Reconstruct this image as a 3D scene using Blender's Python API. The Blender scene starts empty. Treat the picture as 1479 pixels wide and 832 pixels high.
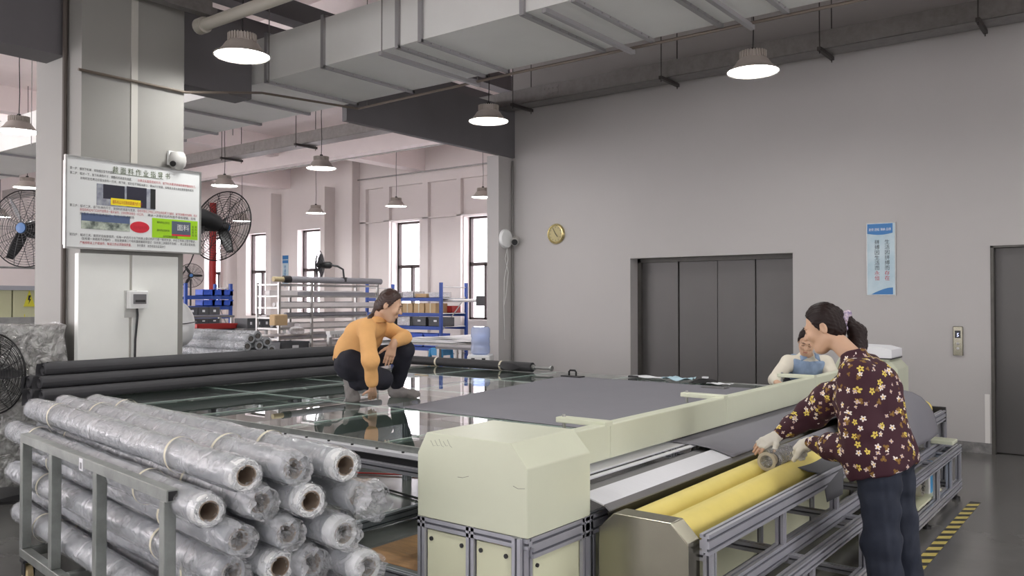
import bpy, bmesh, math, random
import numpy as np
from mathutils import Vector, Matrix, noise
random.seed(7)
C = bpy.context.scene.collection
# ------------------------------------------------------------------ camera, sky, lamps, exposure
F, CX, CY, CAMH = 1197.0, 739.5, 416.0, 1.6
YAW, PIT = math.radians(37.7106), math.radians(0.8615)
FW = Vector((-math.sin(YAW)*math.cos(PIT), math.cos(YAW)*math.cos(PIT), math.sin(PIT)))
RT = Vector((math.cos(YAW), math.sin(YAW), 0)); UP = RT.cross(FW)
cam_data = bpy.data.cameras.new('camera'); cam = bpy.data.objects.new('camera', cam_data); C.objects.link(cam)
cam.location = (0, 0, CAMH)
cam.rotation_euler = Matrix((RT, UP, -FW)).transposed().to_euler()
cam_data.sensor_width = 36; cam_data.lens = 36*F/1479; cam_data.clip_start = 0.05; cam_data.clip_end = 200
bpy.context.scene.camera = cam
sc = bpy.context.scene
sc.view_settings.view_transform = 'Standard'; sc.view_settings.look = 'None'
sc.view_settings.gamma = 1; sc.view_settings.use_curve_mapping = False
sc.view_settings.exposure = 0.0
world = bpy.data.worlds.new('sky'); sc.world = world; world.use_nodes = True
wb = world.node_tree.nodes['Background']; wb.inputs[0].default_value = (1.0, 0.955, 0.985, 1); wb.inputs[1].default_value = 6.5
LAMP_W = 62.0          # each high bay lamp
def lamp_light(name, loc, power, size=0.42, parent=None):
    d = bpy.data.lights.new(name, 'AREA'); d.shape = 'DISK'; d.size = size; d.energy = power; d.color = (1.0, 0.975, 0.93); d.spread = math.radians(170)
    o = bpy.data.objects.new(name, d); C.objects.link(o); o.location = loc
    if parent: o.parent = parent
    return o

def pp(px, py, Z):     # a photograph position at a depth -> a world point
    v = FW + RT*((px-CX)/F) - UP*((py-CY)/F)
    return Vector((0, 0, CAMH)) + v*Z
def at(px, py, ax, val):
    v = FW + RT*((px-CX)/F) - UP*((py-CY)/F); i = 'xyz'.index(ax)
    o = Vector((0, 0, CAMH)); return o + v*((val-o[i])/v[i])

# ------------------------------------------------------------------ materials
MATS = {}
def mat(name, col, rough=0.5, metal=0.0, var=0.0, vscale=6.0, bump=0.0, bscale=30.0, bdist=0.01, col2=None, spec=0.5, emit=None, estr=0, coat=0, stretch=None, alpha=None, sheen=0):
    if name in MATS: return MATS[name]
    m = bpy.data.materials.new(name); m.use_nodes = True; nt = m.node_tree; N = nt.nodes; L = nt.links
    b = N['Principled BSDF']; b.inputs['Roughness'].default_value = rough; b.inputs['Metallic'].default_value = metal
    b.inputs['Base Color'].default_value = (*col, 1); b.inputs['Specular IOR Level'].default_value = spec
    if coat: b.inputs['Coat Weight'].default_value = coat
    if sheen: b.inputs['Sheen Weight'].default_value = sheen
    if emit: b.inputs['Emission Color'].default_value = (*emit, 1); b.inputs['Emission Strength'].default_value = estr
    if alpha is not None: b.inputs['Alpha'].default_value = alpha
    if var or bump or col2:
        tc = N.new('ShaderNodeTexCoord'); mp = N.new('ShaderNodeMapping'); L.new(tc.outputs['Object'], mp.inputs[0])
        if stretch: mp.inputs['Scale'].default_value = stretch
        if var or col2:
            n = N.new('ShaderNodeTexNoise'); n.inputs['Scale'].default_value = vscale; n.inputs['Detail'].default_value = 5; n.inputs['Roughness'].default_value = 0.6
            L.new(mp.outputs[0], n.inputs[0]); r = N.new('ShaderNodeValToRGB')
            r.color_ramp.elements[0].position = 0.35; r.color_ramp.elements[1].position = 0.65
            c2 = col2 if col2 else tuple(max(0, c*(1+var)) for c in col); c1 = col if col2 else tuple(max(0, c*(1-var)) for c in col)
            r.color_ramp.elements[0].color = (*c1, 1); r.color_ramp.elements[1].color = (*c2, 1)
            L.new(n.outputs[0], r.inputs[0]); L.new(r.outputs[0], b.inputs['Base Color'])
        if bump:
            n2 = N.new('ShaderNodeTexNoise'); n2.inputs['Scale'].default_value = bscale; n2.inputs['Detail'].default_value = 4
            L.new(mp.outputs[0], n2.inputs[0]); bp = N.new('ShaderNodeBump'); bp.inputs['Strength'].default_value = bump; bp.inputs['Distance'].default_value = bdist
            L.new(n2.outputs[0], bp.inputs['Height']); L.new(bp.outputs[0], b.inputs['Normal'])
    MATS[name] = m; return m
def s2l(r, g, b): return tuple(((c/255)/12.92 if c/255 <= 0.04045 else ((c/255+0.055)/1.055)**2.4) for c in (r, g, b))
def see_through(name, tint, fac, gloss_rough=0.0, ior=1.5, diffuse=None, dfac=0.0, bump=0.0, bscale=20, bdist=0.02, streaks=False):
    m = bpy.data.materials.new(name); m.use_nodes = True; nt = m.node_tree; N = nt.nodes; L = nt.links
    for n in list(N): N.remove(n)
    out = N.new('ShaderNodeOutputMaterial'); tr = N.new('ShaderNodeBsdfTransparent'); tr.inputs[0].default_value = (*tint, 1)
    gl = N.new('ShaderNodeBsdfGlossy'); gl.inputs['Roughness'].default_value = gloss_rough; gl.inputs[0].default_value = (1, 1, 1, 1)
    fr = N.new('ShaderNodeFresnel'); ge = N.new('ShaderNodeNewGeometry'); io = N.new('ShaderNodeMapRange')
    io.inputs[3].default_value = ior; io.inputs[4].default_value = 1.0; L.new(ge.outputs['Backfacing'], io.inputs[0]); L.new(io.outputs[0], fr.inputs['IOR'])
    base = tr
    nrm = None
    if bump:
        tc = N.new('ShaderNodeTexCoord'); n2 = N.new('ShaderNodeTexNoise'); n2.inputs['Scale'].default_value = bscale; n2.inputs['Detail'].default_value = 5; n2.inputs['Distortion'].default_value = 1.2
        L.new(tc.outputs['Object'], n2.inputs[0]); bp = N.new('ShaderNodeBump'); bp.inputs['Strength'].default_value = bump; bp.inputs['Distance'].default_value = bdist
        L.new(n2.outputs[0], bp.inputs['Height']); nrm = bp.outputs[0]; L.new(nrm, gl.inputs['Normal']); L.new(nrm, fr.inputs['Normal'])
    if diffuse:
        df = N.new('ShaderNodeBsdfDiffuse'); df.inputs[0].default_value = (*diffuse, 1)
        mx = N.new('ShaderNodeMixShader'); mx.inputs[0].default_value = dfac; L.new(tr.outputs[0], mx.inputs[1]); L.new(df.outputs[0], mx.inputs[2]); base = mx
        if nrm: L.new(nrm, df.inputs['Normal'])
        if streaks:
            n3 = N.new('ShaderNodeTexNoise'); n3.inputs['Scale'].default_value = bscale*0.6; n3.inputs['Detail'].default_value = 6; n3.inputs['Distortion'].default_value = 2
            tc2 = N.new('ShaderNodeTexCoord'); L.new(tc2.outputs['Object'], n3.inputs[0]); r = N.new('ShaderNodeMapRange')
            r.inputs[1].default_value = 0.4; r.inputs[2].default_value = 0.7; r.inputs[3].default_value = dfac*0.6; r.inputs[4].default_value = min(1, dfac*1.7)
            L.new(n3.outputs[0], r.inputs[0]); L.new(r.outputs[0], mx.inputs[0])
    m2 = N.new('ShaderNodeMixShader'); L.new(base.outputs[0], m2.inputs[1]); L.new(gl.outputs[0], m2.inputs[2])
    if fac is None: L.new(fr.outputs[0], m2.inputs[0])
    else:
        ma = N.new('ShaderNodeMath'); ma.operation = 'MAXIMUM'; ma.inputs[1].default_value = fac; L.new(fr.outputs[0], ma.inputs[0]); L.new(ma.outputs[0], m2.inputs[0])
    L.new(m2.outputs[0], out.inputs[0]); MATS[name] = m; return m

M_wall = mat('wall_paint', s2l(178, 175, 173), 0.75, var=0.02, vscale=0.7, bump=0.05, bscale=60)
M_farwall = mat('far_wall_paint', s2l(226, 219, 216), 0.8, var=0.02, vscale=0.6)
M_pillar = mat('pillar_paint', s2l(146, 145, 140), 0.6, var=0.02, vscale=1.5)
M_clad = mat('cladding_panel', s2l(236, 238, 233), 0.35, var=0.01)
M_beam = mat('grey_beam_paint', s2l(104, 102, 104), 0.6, var=0.04, vscale=2)
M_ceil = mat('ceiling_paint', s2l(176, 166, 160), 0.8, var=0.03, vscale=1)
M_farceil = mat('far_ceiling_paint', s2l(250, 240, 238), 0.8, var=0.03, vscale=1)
M_floor = mat('epoxy_floor', s2l(98, 97, 95), 0.2, var=0.12, vscale=1.3, bump=0.03, bscale=8)
M_duct = mat('duct_sheet', s2l(232, 233, 229), 0.5, 0.0, var=0.02, vscale=2)
M_galv = mat('galvanised_steel', s2l(165, 165, 163), 0.36, 0.85, var=0.12, vscale=9)
M_trolley = mat('trolley_steel', s2l(146, 150, 146), 0.4, 0.6, var=0.14, vscale=9)
M_under = mat('under_glass_rail', s2l(128, 134, 130), 0.5, 0.3)
M_tray = mat('cable_tray_steel', s2l(142, 140, 138), 0.4, 0.7, var=0.1, vscale=12)
M_dark = mat('dark_plastic', s2l(38, 38, 40), 0.45)
M_black = mat('black_metal', s2l(22, 22, 24), 0.4)
M_cream = mat('cream_enamel', s2l(211, 215, 192), 0.38, var=0.015, vscale=4)
M_alu = mat('aluminium_profile', s2l(172, 173, 181), 0.36, 0.35, var=0.03, vscale=5)
M_slot_shade = mat('profile_slot_shade', s2l(96, 97, 104), 0.5, 0.3)  # darker aluminium for slot floors, shade put into the colour
M_steel = mat('brushed_steel', s2l(150, 147, 132), 0.26, 0.95, var=0.06, vscale=4, bump=0.05, bscale=12)
M_white = mat('white_plastic', s2l(228, 229, 228), 0.4)
M_door = mat('lift_door_steel', s2l(92, 90, 89), 0.42, 0.35, var=0.03, vscale=2)
M_doorframe = mat('lift_frame_steel', s2l(88, 86, 82), 0.5, 0.4, var=0.1, vscale=8)
M_yellow = mat('yellow_rubber', s2l(226, 208, 118), 0.55, var=0.04, vscale=5)
M_fabric = mat('grey_sunscreen_fabric', s2l(124, 123, 130), 0.8, var=0.02, vscale=3, bump=0.1, bscale=300, bdist=0.002)
M_rollfab = mat('charcoal_fabric', s2l(66, 66, 69), 0.75, var=0.05, vscale=3)
M_darkfab = mat('dark_cloth_underside', s2l(84, 85, 88), 0.8)
M_plate = mat('brushed_light_plate', s2l(214, 215, 220), 0.4, 0.0, var=0.02, stretch=(1, 12, 1), vscale=10)
M_platedk = mat('grey_plate', s2l(118, 117, 118), 0.5, 0.3)
M_wood = mat('plywood', s2l(176, 128, 84), 0.55, var=0.16, vscale=3, stretch=(3, 12, 1))
M_card = mat('cardboard_brown', s2l(150, 134, 118), 0.8, var=0.1, vscale=10)
M_green = mat('dark_green_plastic', s2l(62, 88, 78), 0.5)
M_wrapfab = mat('light_grey_roll', s2l(160, 163, 166), 0.6, var=0.05, vscale=4)
M_tape = mat('cream_tape', s2l(214, 208, 184), 0.5)
M_film = see_through('clear_film', (0.97, 0.98, 0.99), 0.06, 0.16, 1.4, (0.68, 0.69, 0.71), 0.3, bump=0.5, bscale=11, bdist=0.025, streaks=True)
M_bagfilm = see_through('crumpled_film', (0.97, 0.98, 0.99), 0.1, 0.1, 1.5, (0.86, 0.87, 0.88), 0.32, bump=1.0, bscale=26, bdist=0.03, streaks=True)
M_palletfilm = see_through('pallet_film', (0.9, 0.9, 0.9), 0.12, 0.12, 1.5, (0.6, 0.6, 0.58), 0.55, bump=1.0, bscale=9, bdist=0.08, streaks=True)
M_glass = see_through('table_glass', (0.90, 0.96, 0.93), None, 0.0, 1.75)
M_glassedge = mat('glass_joint', s2l(178, 196, 188), 0.3)
M_window = see_through('window_glass', (0.98, 0.97, 0.99), None, 0.0, 1.3)
M_winframe = mat('window_frame_brown', s2l(62, 50, 48), 0.5)
M_blue = mat('blue_rack_paint', s2l(32, 72, 158), 0.45)
M_bluebin = mat('blue_bin', s2l(40, 84, 196), 0.4)
M_bluelt = mat('light_blue_plastic', s2l(70, 160, 218), 0.4)
M_crate = mat('grey_crate', s2l(82, 84, 88), 0.6)
M_red = mat('red_paint', s2l(172, 44, 42), 0.5)
M_lens = mat('lamp_glow', (1, 1, 1), 0.3, emit=(1.0, 0.985, 0.96), estr=68)
M_reflector = mat('lamp_reflector', s2l(200, 204, 205), 0.3, 0.5, emit=(1, 0.98, 0.95), estr=0.35)
M_lampshell = mat('lamp_shell', s2l(186, 178, 170), 0.5, 0.1)
M_skin = mat('skin', s2l(202, 164, 136), 0.5, var=0.03, vscale=12)
M_hair = mat('dark_hair', s2l(34, 22, 20), 0.48, spec=0.25, bump=0.5, bscale=55, stretch=(1, 1, 0.2), bdist=0.006)
M_jeans = mat('navy_denim', s2l(36, 42, 56), 0.85, var=0.12, vscale=9, bump=0.25, bscale=22)
M_black_t = mat('navy_trousers', s2l(30, 31, 42), 0.85, var=0.1, vscale=9, bump=0.2, bscale=20)
M_orange = mat('mustard_shirt_cloth', s2l(222, 170, 108), 0.8, var=0.04, vscale=8, bump=0.3, bscale=14, bdist=0.02)
M_denim = mat('pale_denim', s2l(132, 152, 178), 0.85, var=0.14, vscale=14, bump=0.3, bscale=40)
M_creamcloth = mat('cream_knit', s2l(222, 216, 200), 0.85, bump=0.3, bscale=30)
M_glove = mat('white_glove', s2l(216, 212, 200), 0.85, bump=0.4, bscale=60, bdist=0.004)
M_greyshoe = mat('grey_shoe_cover', s2l(132, 128, 126), 0.75, bump=0.6, bscale=24, bdist=0.02, var=0.08)
M_paper = mat('white_paper', s2l(232, 233, 236), 0.6)

# ------------------------------------------------------------------ mesh builder
class MB:
    def __init__(s): s.v = []; s.f = []; s.m = []; s.mi = 0
    def add(s, vs, fs, M=None):
        o = len(s.v)
        s.v += [tuple(M @ Vector(p)) if M else tuple(p) for p in vs]
        s.f += [tuple(i+o for i in q) for q in fs]; s.m += [s.mi]*len(fs); return s
    def box(s, a, b, M=None):
        x0, y0, z0 = (min(a[i], b[i]) for i in range(3)); x1, y1, z1 = (max(a[i], b[i]) for i in range(3))
        return s.add([(x0,y0,z0),(x1,y0,z0),(x1,y1,z0),(x0,y1,z0),(x0,y0,z1),(x1,y0,z1),(x1,y1,z1),(x0,y1,z1)],
                     [(0,3,2,1),(4,5,6,7),(0,1,5,4),(1,2,6,5),(2,3,7,6),(3,0,4,7)], M)
    def bbox(s, a, b, r=0.005):      # box with chamfered vertical and top edges
        x0, y0, z0 = a; x1, y1, z1 = b
        rings = [(z0, 0), (z1-r, 0), (z1, r)]
        vs = []; fs = []
        for z, i in rings:
            q = i+ (0 if i else 0)
            vs += [(x0+r+i,y0+i,z),(x1-r-i,y0+i,z),(x1-i,y0+r+i,z),(x1-i,y1-r-i,z),(x1-r-i,y1-i,z),(x0+r+i,y1-i,z),(x0+i,y1-r-i,z),(x0+i,y0+r+i,z)]
        for k in range(2):
            for j in range(8): fs.append((k*8+j, k*8+(j+1) % 8, (k+1)*8+(j+1) % 8, (k+1)*8+j))
        fs.append(tuple(range(7, -1, -1))); fs.append(tuple(range(16, 24)))
        return s.add(vs, fs)
    def tube(s, pts, r, n=8, cap=True, closed=False):
        pts = [Vector(p) for p in pts]; k = len(pts); vs = []; fs = []
        rr = r if hasattr(r, '__len__') else [r]*k
        prev = None
        for i, p in enumerate(pts):
            if closed: d = pts[(i+1) % k]-pts[i-1]
            else: d = pts[min(i+1, k-1)]-pts[max(i-1, 0)]
            d = d.normalized() if d.length > 1e-9 else Vector((0, 0, 1))
            if prev is None: u = d.orthogonal().normalized()
            else:
                u = prev-d*prev.dot(d); u = u.normalized() if u.length > 1e-6 else d.orthogonal().normalized()
            prev = u; w = d.cross(u)
            for j in range(n):
                a = 2*math.pi*j/n; vs.append(p+(u*math.cos(a)+w*math.sin(a))*rr[i])
        m = k if closed else k-1
        for i in range(m):
            for j in range(n):
                a0 = i*n+j; a1 = i*n+(j+1) % n; b0 = ((i+1) % k)*n+j; b1 = ((i+1) % k)*n+(j+1) % n
                fs.append((a0, a1, b1, b0))
        if cap and not closed: fs.append(tuple(range(n-1, -1, -1))); fs.append(tuple(range((k-1)*n, k*n)))
        return s.add(vs, fs)
    def lathe(s, prof, n=24, M=None, cap=False):       # (r, z) profile about z
        vs = []; fs = []
        for r, z in prof:
            for j in range(n):
                a = 2*math.pi*j/n; vs.append((r*math.cos(a), r*math.sin(a), z))
        for i in range(len(prof)-1):
            for j in range(n): fs.append((i*n+j, i*n+(j+1) % n, (i+1)*n+(j+1) % n, (i+1)*n+j))
        if cap: fs.append(tuple(range(n-1, -1, -1))); fs.append(tuple(range((len(prof)-1)*n, len(prof)*n)))
        return s.add(vs, fs, M)
    def prism(s, poly, d0, d1, ax='y'):                 # polygon extruded along an axis
        def p3(p, d): return {'y': (p[0], d, p[1]), 'x': (d, p[0], p[1]), 'z': (p[0], p[1], d)}[ax]
        k = len(poly); vs = [p3(p, d0) for p in poly]+[p3(p, d1) for p in poly]
        fs = [tuple(range(k)), tuple(range(2*k-1, k-1, -1))]+[(i, i+k, (i+1) % k+k, (i+1) % k) for i in range(k)]
        return s.add(vs, fs)
    def grid(s, fn, nu, nv, closed_u=False):
        vs = [fn(i/nu, j/nv) for j in range(nv+1) for i in range(nu+1)]
        fs = [(j*(nu+1)+i, j*(nu+1)+i+1, (j+1)*(nu+1)+i+1, (j+1)*(nu+1)+i) for j in range(nv) for i in range(nu)]
        return s.add(vs, fs)
    def build(s, name, mats, parent=None, smooth=False, world=False, fix=True):
        vs = s.v
        if world and parent is not None:
            l = parent.location; vs = [(p[0]-l[0], p[1]-l[1], p[2]-l[2]) for p in vs]
        me = bpy.data.meshes.new(name); me.from_pydata([tuple(p) for p in vs], [], s.f)
        for m in (mats if isinstance(mats, (list, tuple)) else [mats]): me.materials.append(m)
        if max(s.m, default=0) > 0: me.polygons.foreach_set('material_index', s.m)
        if fix:
            bm = bmesh.new(); bm.from_mesh(me); bmesh.ops.recalc_face_normals(bm, faces=bm.faces); bm.to_mesh(me); bm.free()
        if smooth: smooth_mesh(me)
        me.update(); o = bpy.data.objects.new(name, me); C.objects.link(o)
        if parent is not None: o.parent = parent
        return o
def smooth_mesh(me, ang=40):
    me.polygons.foreach_set('use_smooth', [True]*len(me.polygons))
    bm = bmesh.new(); bm.from_mesh(me); t = math.radians(ang)
    for e in bm.edges:
        e.smooth = not (len(e.link_faces) == 2 and e.calc_face_angle(0) > t)
    bm.to_mesh(me); bm.free()
def tag(o, label=None, cat=None, group=None, kind=None):
    if label: o['label'] = label
    if cat: o['category'] = cat
    if group: o['group'] = group
    if kind: o['kind'] = kind
    return o
def thing(name, loc, label, cat, group=None, rz=0):
    o = bpy.data.objects.new(name, None); C.objects.link(o); o.location = loc; o.rotation_euler = (0, 0, rz); o.empty_display_size = 0.05
    return tag(o, label, cat, group)
def struct(name, mb, m, **k): return tag(mb.build(name, m, **k), kind='structure')
def kids(o): return [c for c in bpy.data.objects if c.parent == o]
def copy_tree(o, parent=None):
    c = o.copy(); C.objects.link(c); c.parent = parent
    for ch in kids_map.get(o.name, []) or kids(o): copy_tree(ch, c)
    return c
kids_map = {}
def box1(name, a, b, m, parent=None, world=True): return MB().box(a, b).build(name, m, parent, world=world)

# aluminium T-slot profile from a to b; w x h section, slots as recesses with shade painted on their floors
def alu(mb, a, b, w=0.04, h=0.04, up=(0, 0, 1)):
    a = Vector(a); b = Vector(b); d = (b-a).normalized(); u = Vector(up)
    if abs(d.dot(u)) > 0.9: u = Vector((1, 0, 0))
    s = d.cross(u).normalized(); u = s.cross(d).normalized()
    def side(L, half, other):      # points along one side from -half..half with slots
        n = max(1, int(round(L/0.04))); pts = []
        for i in range(n):
            c = -half+(i+0.5)*(L/n)
            pts += [(c-0.005, 0), (c-0.005, -0.009), (c+0.005, -0.009), (c+0.005, 0)]
        return pts
    hw, hh = w/2, h/2; poly = []
    for p, q in side(w, hw, hh): poly.append((p, -hh-q))
    corner = [(hw, -hh)]; poly = [(-hw, -hh)]+poly+corner
    for p, q in side(h, hh, hw): poly.append((hw+q, p))
    poly.append((hw, hh))
    for p, q in side(w, hw, hh): poly.append((-p, hh+q))
    poly.append((-hw, hh))
    for p, q in side(h, hh, hw): poly.append((-hw-q, -p))
    k = len(poly); vs = [a+s*p+u*q for p, q in poly]+[b+s*p+u*q for p, q in poly]
    fs = [tuple(range(k)), tuple(range(2*k-1, k-1, -1))]
    o = len(mb.v); mb.v += [tuple(v) for v in vs]
    mb.f += [tuple(i+o for i in f) for f in fs]; mb.m += [0, 0]
    for i in range(k):
        j = (i+1) % k; mb.f.append((i+o, i+k+o, j+k+o, j+o))
        (x0, y0), (x1, y1) = poly[i], poly[j]
        deep = (abs(x0) < hw-0.005 and abs(y0) < hh-0.005 and abs(x1) < hw-0.005 and abs(y1) < hh-0.005)
        mb.m.append(1 if deep else 0)
    return mb
def rail(name, a, b, w, h, parent):
    mb = MB(); alu(mb, a, b, w, h); return mb.build(name, [M_alu, M_slot_shade], parent, world=True)

# text as flat mesh; plane given by origin, right vector, up vector
def text_mesh(name, txt, size, origin, right, up, m, parent=None, align='LEFT', squeeze=1.0, lift=0.0):
    cu = bpy.data.curves.new(name, 'FONT'); cu.body = txt; cu.size = size; cu.align_x = align; cu.resolution_u = 1
    o = bpy.data.objects.new(name, cu); C.objects.link(o)
    bpy.context.view_layer.update()
    me = bpy.data.meshes.new_from_object(o.evaluated_get(bpy.context.evaluated_depsgraph_get()))
    bpy.data.objects.remove(o); bpy.data.curves.remove(cu)
    r = Vector(right).normalized(); u = Vector(up).normalized(); n = r.cross(u); og = Vector(origin)
    l = parent.location if parent is not None else Vector((0, 0, 0))
    for v in me.vertices:
        v.co = og+r*(v.co.x*squeeze)+u*v.co.y+n*lift-l
    me.materials.clear(); me.materials.append(m)
    ob = bpy.data.objects.new(name, me); C.objects.link(ob)
    if parent is not None: ob.parent = parent
    return ob
# ================================================================== THE SETTING
WY, PX, TOP = 9.9, -7.65, 5.8
struct('floor', MB().box((-27.4, -6, -0.12), (6, 16.4, 0)), M_floor)
struct('ceiling', MB().box((-8.0, -6, TOP), (6, 16.4, TOP+0.15)), M_ceil)
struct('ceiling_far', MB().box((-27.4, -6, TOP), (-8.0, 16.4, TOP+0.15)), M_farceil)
# lift wall with two door openings
w = MB()
D1, D2 = (-5.62, -3.406), (-1.34, -0.12)
for a, b in (((PX, 0), (D1[0], TOP)), ((D1[0], 2.17), (D1[1], TOP)), ((D1[1], 0), (D2[0], TOP)), ((D2[0], 2.17), (D2[1], TOP)), ((D2[1], 0), (6, TOP))):
    w.box((a[0], WY, a[1]), (b[0], WY+0.34, b[1]))
struct('wall_right', w, M_wall)
M_base = mat('baseboard_grey', s2l(92, 92, 92), 0.6, col2=s2l(140, 138, 136), vscale=9)
for i, (a, b) in enumerate(((PX, D1[0]), (D1[1], D2[0]), (D2[1], 6))):
    tag(box1('baseboard_right', (a, WY-0.012, 0), (b, WY, 0.11), M_base), kind='structure')
tag(box1('trim_1', (D2[0]-0.06, WY-0.006, 0.0), (D2[0]-0.015, WY, 0.62), mat('bare_plaster', s2l(214, 212, 208), 0.8)), kind='structure')
# lift doors
d = thing('door_1', (-4.5, WY+0.29, 0), None, None); tag(d, kind='structure')
xs = [at(p, 400, 'y', WY+0.29)[0] for p in (925, 981, 1037, 1092)]+[D1[1]+0.25]
for i in range(4):
    MB().bbox((xs[i]+0.004, WY+0.27+0.012*(i % 2)-(0.012 if i == 0 else 0), 0.01), (xs[i+1]-0.004, WY+0.33, 2.16), 0.004).build('door_panel', M_door, d, world=True)
MB().box((D1[0], WY+0.2, 0), (D1[0]+0.05, WY+0.26, 2.17)).box((D1[0], WY+0.2, 2.12), (D1[1], WY+0.26, 2.17)).build('door_frame', M_doorframe, d, world=True)
MB().box((D1[0], WY+0.01, -0.01), (D1[1], WY+0.3, 0.008)).build('door_sill', M_galv, d, world=True)
d = thing('door_2', (-0.7, WY+0.1, 0), None, None); tag(d, kind='structure')
MB().bbox((D2[0]+0.03, WY+0.09, 0.01), (-0.73, WY+0.13, 2.15), 0.004).build('door_panel', M_door, d, world=True)
MB().bbox((-0.722, WY+0.09, 0.01), (D2[1]-0.03, WY+0.13, 2.15), 0.004).build('door_panel', M_door, d, world=True)
MB().box((D2[0], WY-0.004, 0), (D2[0]+0.03, WY+0.16, 2.17)).box((D2[0], WY-0.004, 2.15), (D2[1], WY+0.16, 2.172)).box((D2[1]-0.03, WY-0.004, 0), (D2[1], WY+0.16, 2.17)).build('door_frame', M_doorframe, d, world=True)
struct('wall_light_block', MB().box((D1[0]-0.1, WY+0.335, 0), (D1[1]+0.1, WY+0.4, 2.3)).box((D2[0]-0.1, WY+0.2, 0), (D2[1]+0.1, WY+0.26, 2.3)), M_doorframe)  # unseen backing added to stop sky light leaking in around the lift doors
# walls out of frame that close the hall, with openings added and sized to let in daylight
def wall_x(name, y0, y1, x0, x1, opens, m, z0=1.11, z1=3.75, top=TOP):
    b = MB(); cur = x0
    for a, c in sorted(opens):
        b.box((cur, y0, 0), (a, y1, top)); b.box((a, y0, 0), (c, y1, z0)); b.box((a, y0, z1), (c, y1, top)); cur = c
    b.box((cur, y0, 0), (x1, y1, top)); return struct(name, b, m)
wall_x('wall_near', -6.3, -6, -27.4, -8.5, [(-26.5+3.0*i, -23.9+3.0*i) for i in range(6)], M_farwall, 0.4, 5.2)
wall_x('wall_near', -6.3, -6, -8.5, 6, [(-7.3+3.0*i, -5.4+3.0*i) for i in range(4)], M_wall, 0.9, 2.9)
b = MB(); cur = -6
for a in (-4, 0.5, 5): b.box((6, cur, 0), (6.3, a, TOP)); b.box((6, a, 0), (6.3, a+2.3, 0.9)); b.box((6, a, 3.6), (6.3, a+2.3, TOP)); cur = a+2.3
b.box((6, cur, 0), (6.3, 10.3, TOP)); struct('wall_back', b, M_wall)
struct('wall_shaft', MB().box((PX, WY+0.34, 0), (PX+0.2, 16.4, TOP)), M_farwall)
b = MB(); cur = -6
for a in (-5, -1.5, 2.0): b.box((-27.4, cur, 0), (-27, a, TOP)); b.box((-27.4, a, 0), (-27, a+2.8, 0.6)); b.box((-27.4, a, 4.6), (-27, a+2.8, TOP)); cur = a+2.8
b.box((-27.4, cur, 0), (-27, 16.4, TOP)); struct('wall_left', b, M_farwall)
WIN = [(-25.7, -24.75), (-23.3, -22.25), (-20.66, -19.6), (-16.54, -15.5), (-13.93, -12.9), (-11.4, -10.4), (-9.4, -8.5)]  # last two are out of view, added to let in more light
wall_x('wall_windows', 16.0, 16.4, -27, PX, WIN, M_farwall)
for i, (a, c) in enumerate(WIN):
    wn = thing('window_%d' % (i+1), ((a+c)/2, 16.3, 1.11), None, None); tag(wn, kind='structure')
    f = MB(); t = 0.055; zt = 2.53; xm = a+(c-a)*0.52
    for q in ((a, 1.11, a+t, 3.75), (c-t, 1.11, c, 3.75), (a, 1.11, c, 1.11+t), (a, 3.75-t, c, 3.75), (a, zt-0.045, c, zt+0.045), (xm-0.035, 1.11, xm+0.035, zt)):
        f.box((q[0], 16.22, q[1]), (q[2], 16.32, q[3]))
    f.build('window_frame', M_winframe, wn, world=True)
    for q in ((a+t, zt+0.045, c-t, 3.75-t), (a+t, 1.11+t, xm-0.035, zt-0.045), (xm+0.035, 1.11+t, c-t, zt-0.045)):
        MB().box((q[0], 16.265, q[1]), (q[2], 16.275, q[3])).build('pane', M_window, wn, world=True)
    if i > 0: MB().tube([(xm-0.05, 16.2, 1.75), (xm-0.05, 16.2, 1.87), (xm-0.17, 16.2, 1.87)], 0.012, 6).build('window_handle', M_galv, wn, world=True)
# pilasters and raised wall bays of the far wall
pil = MB()
for a, b, z in ((-21.7, -21.46, 4.9), (-19.1, -18.93, 4.9), (-18.1, -17.75, TOP), (-24.0, -23.8, 4.9)):
    pil.box((a, 15.62, 0), (b, 16, z))
struct('trim_2', pil, M_farwall)
bays = MB()
for a, b in ((-17.75, -17.5), (-16.8, -16.56), (-15.3, -15.1), (-14.1, -13.95), (-12.78, -12.0)):
    bays.box((a, 15.9, 0), (b, 16, 4.72))
bays.box((-18.35, 15.9, 4.72), (-7.85, 16, TOP)); bays.box((-18.35, 15.9, 3.77), (-7.85, 16, 3.8))
struct('trim_3', bays, M_farwall)
# concrete roof beams of the far room
b = MB().box((-27, 13.1, 5.04), (-7.9, 13.5, TOP)).box((-15.6, 13.5, 5.04), (-15.2, 16, TOP)).box((-21.4, 13.5, 5.04), (-21, 16, TOP))
for y in (2.0, 7.5): b.box((-27, y, 5.2), (-8.2, y+0.35, TOP))
for x in (-12.2, -18.0, -24): b.box((x, -6, 5.3), (x+0.3, 13.1, TOP))
struct('trim_4', b, M_farceil)
# grey partition beam, notched where the duct goes through
b = MB().box((-7.85, -6, 3.73), (-7.48, 3.31, 4.5)).box((-7.9, 4.25, 3.75), (-7.6, 5.28, 4.5)).box((-7.68, 6.6, 3.75), (-7.6, WY, 4.5))
struct('trim_5', b, M_beam)
b = MB().box((-9.7, -6, 4.95), (-9.35, 13, 5.3)).box((-8.7, -6, 5.1), (-8.45, 13, 5.35))
struct('trim_6', b, M_beam)
# main hall roof beams
b = MB()
for x in (-5.2, -1.6, 2.0): b.box((x, -6, 5.3), (x+0.3, WY, TOP))
struct('trim_7', b, M_ceil)
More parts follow.
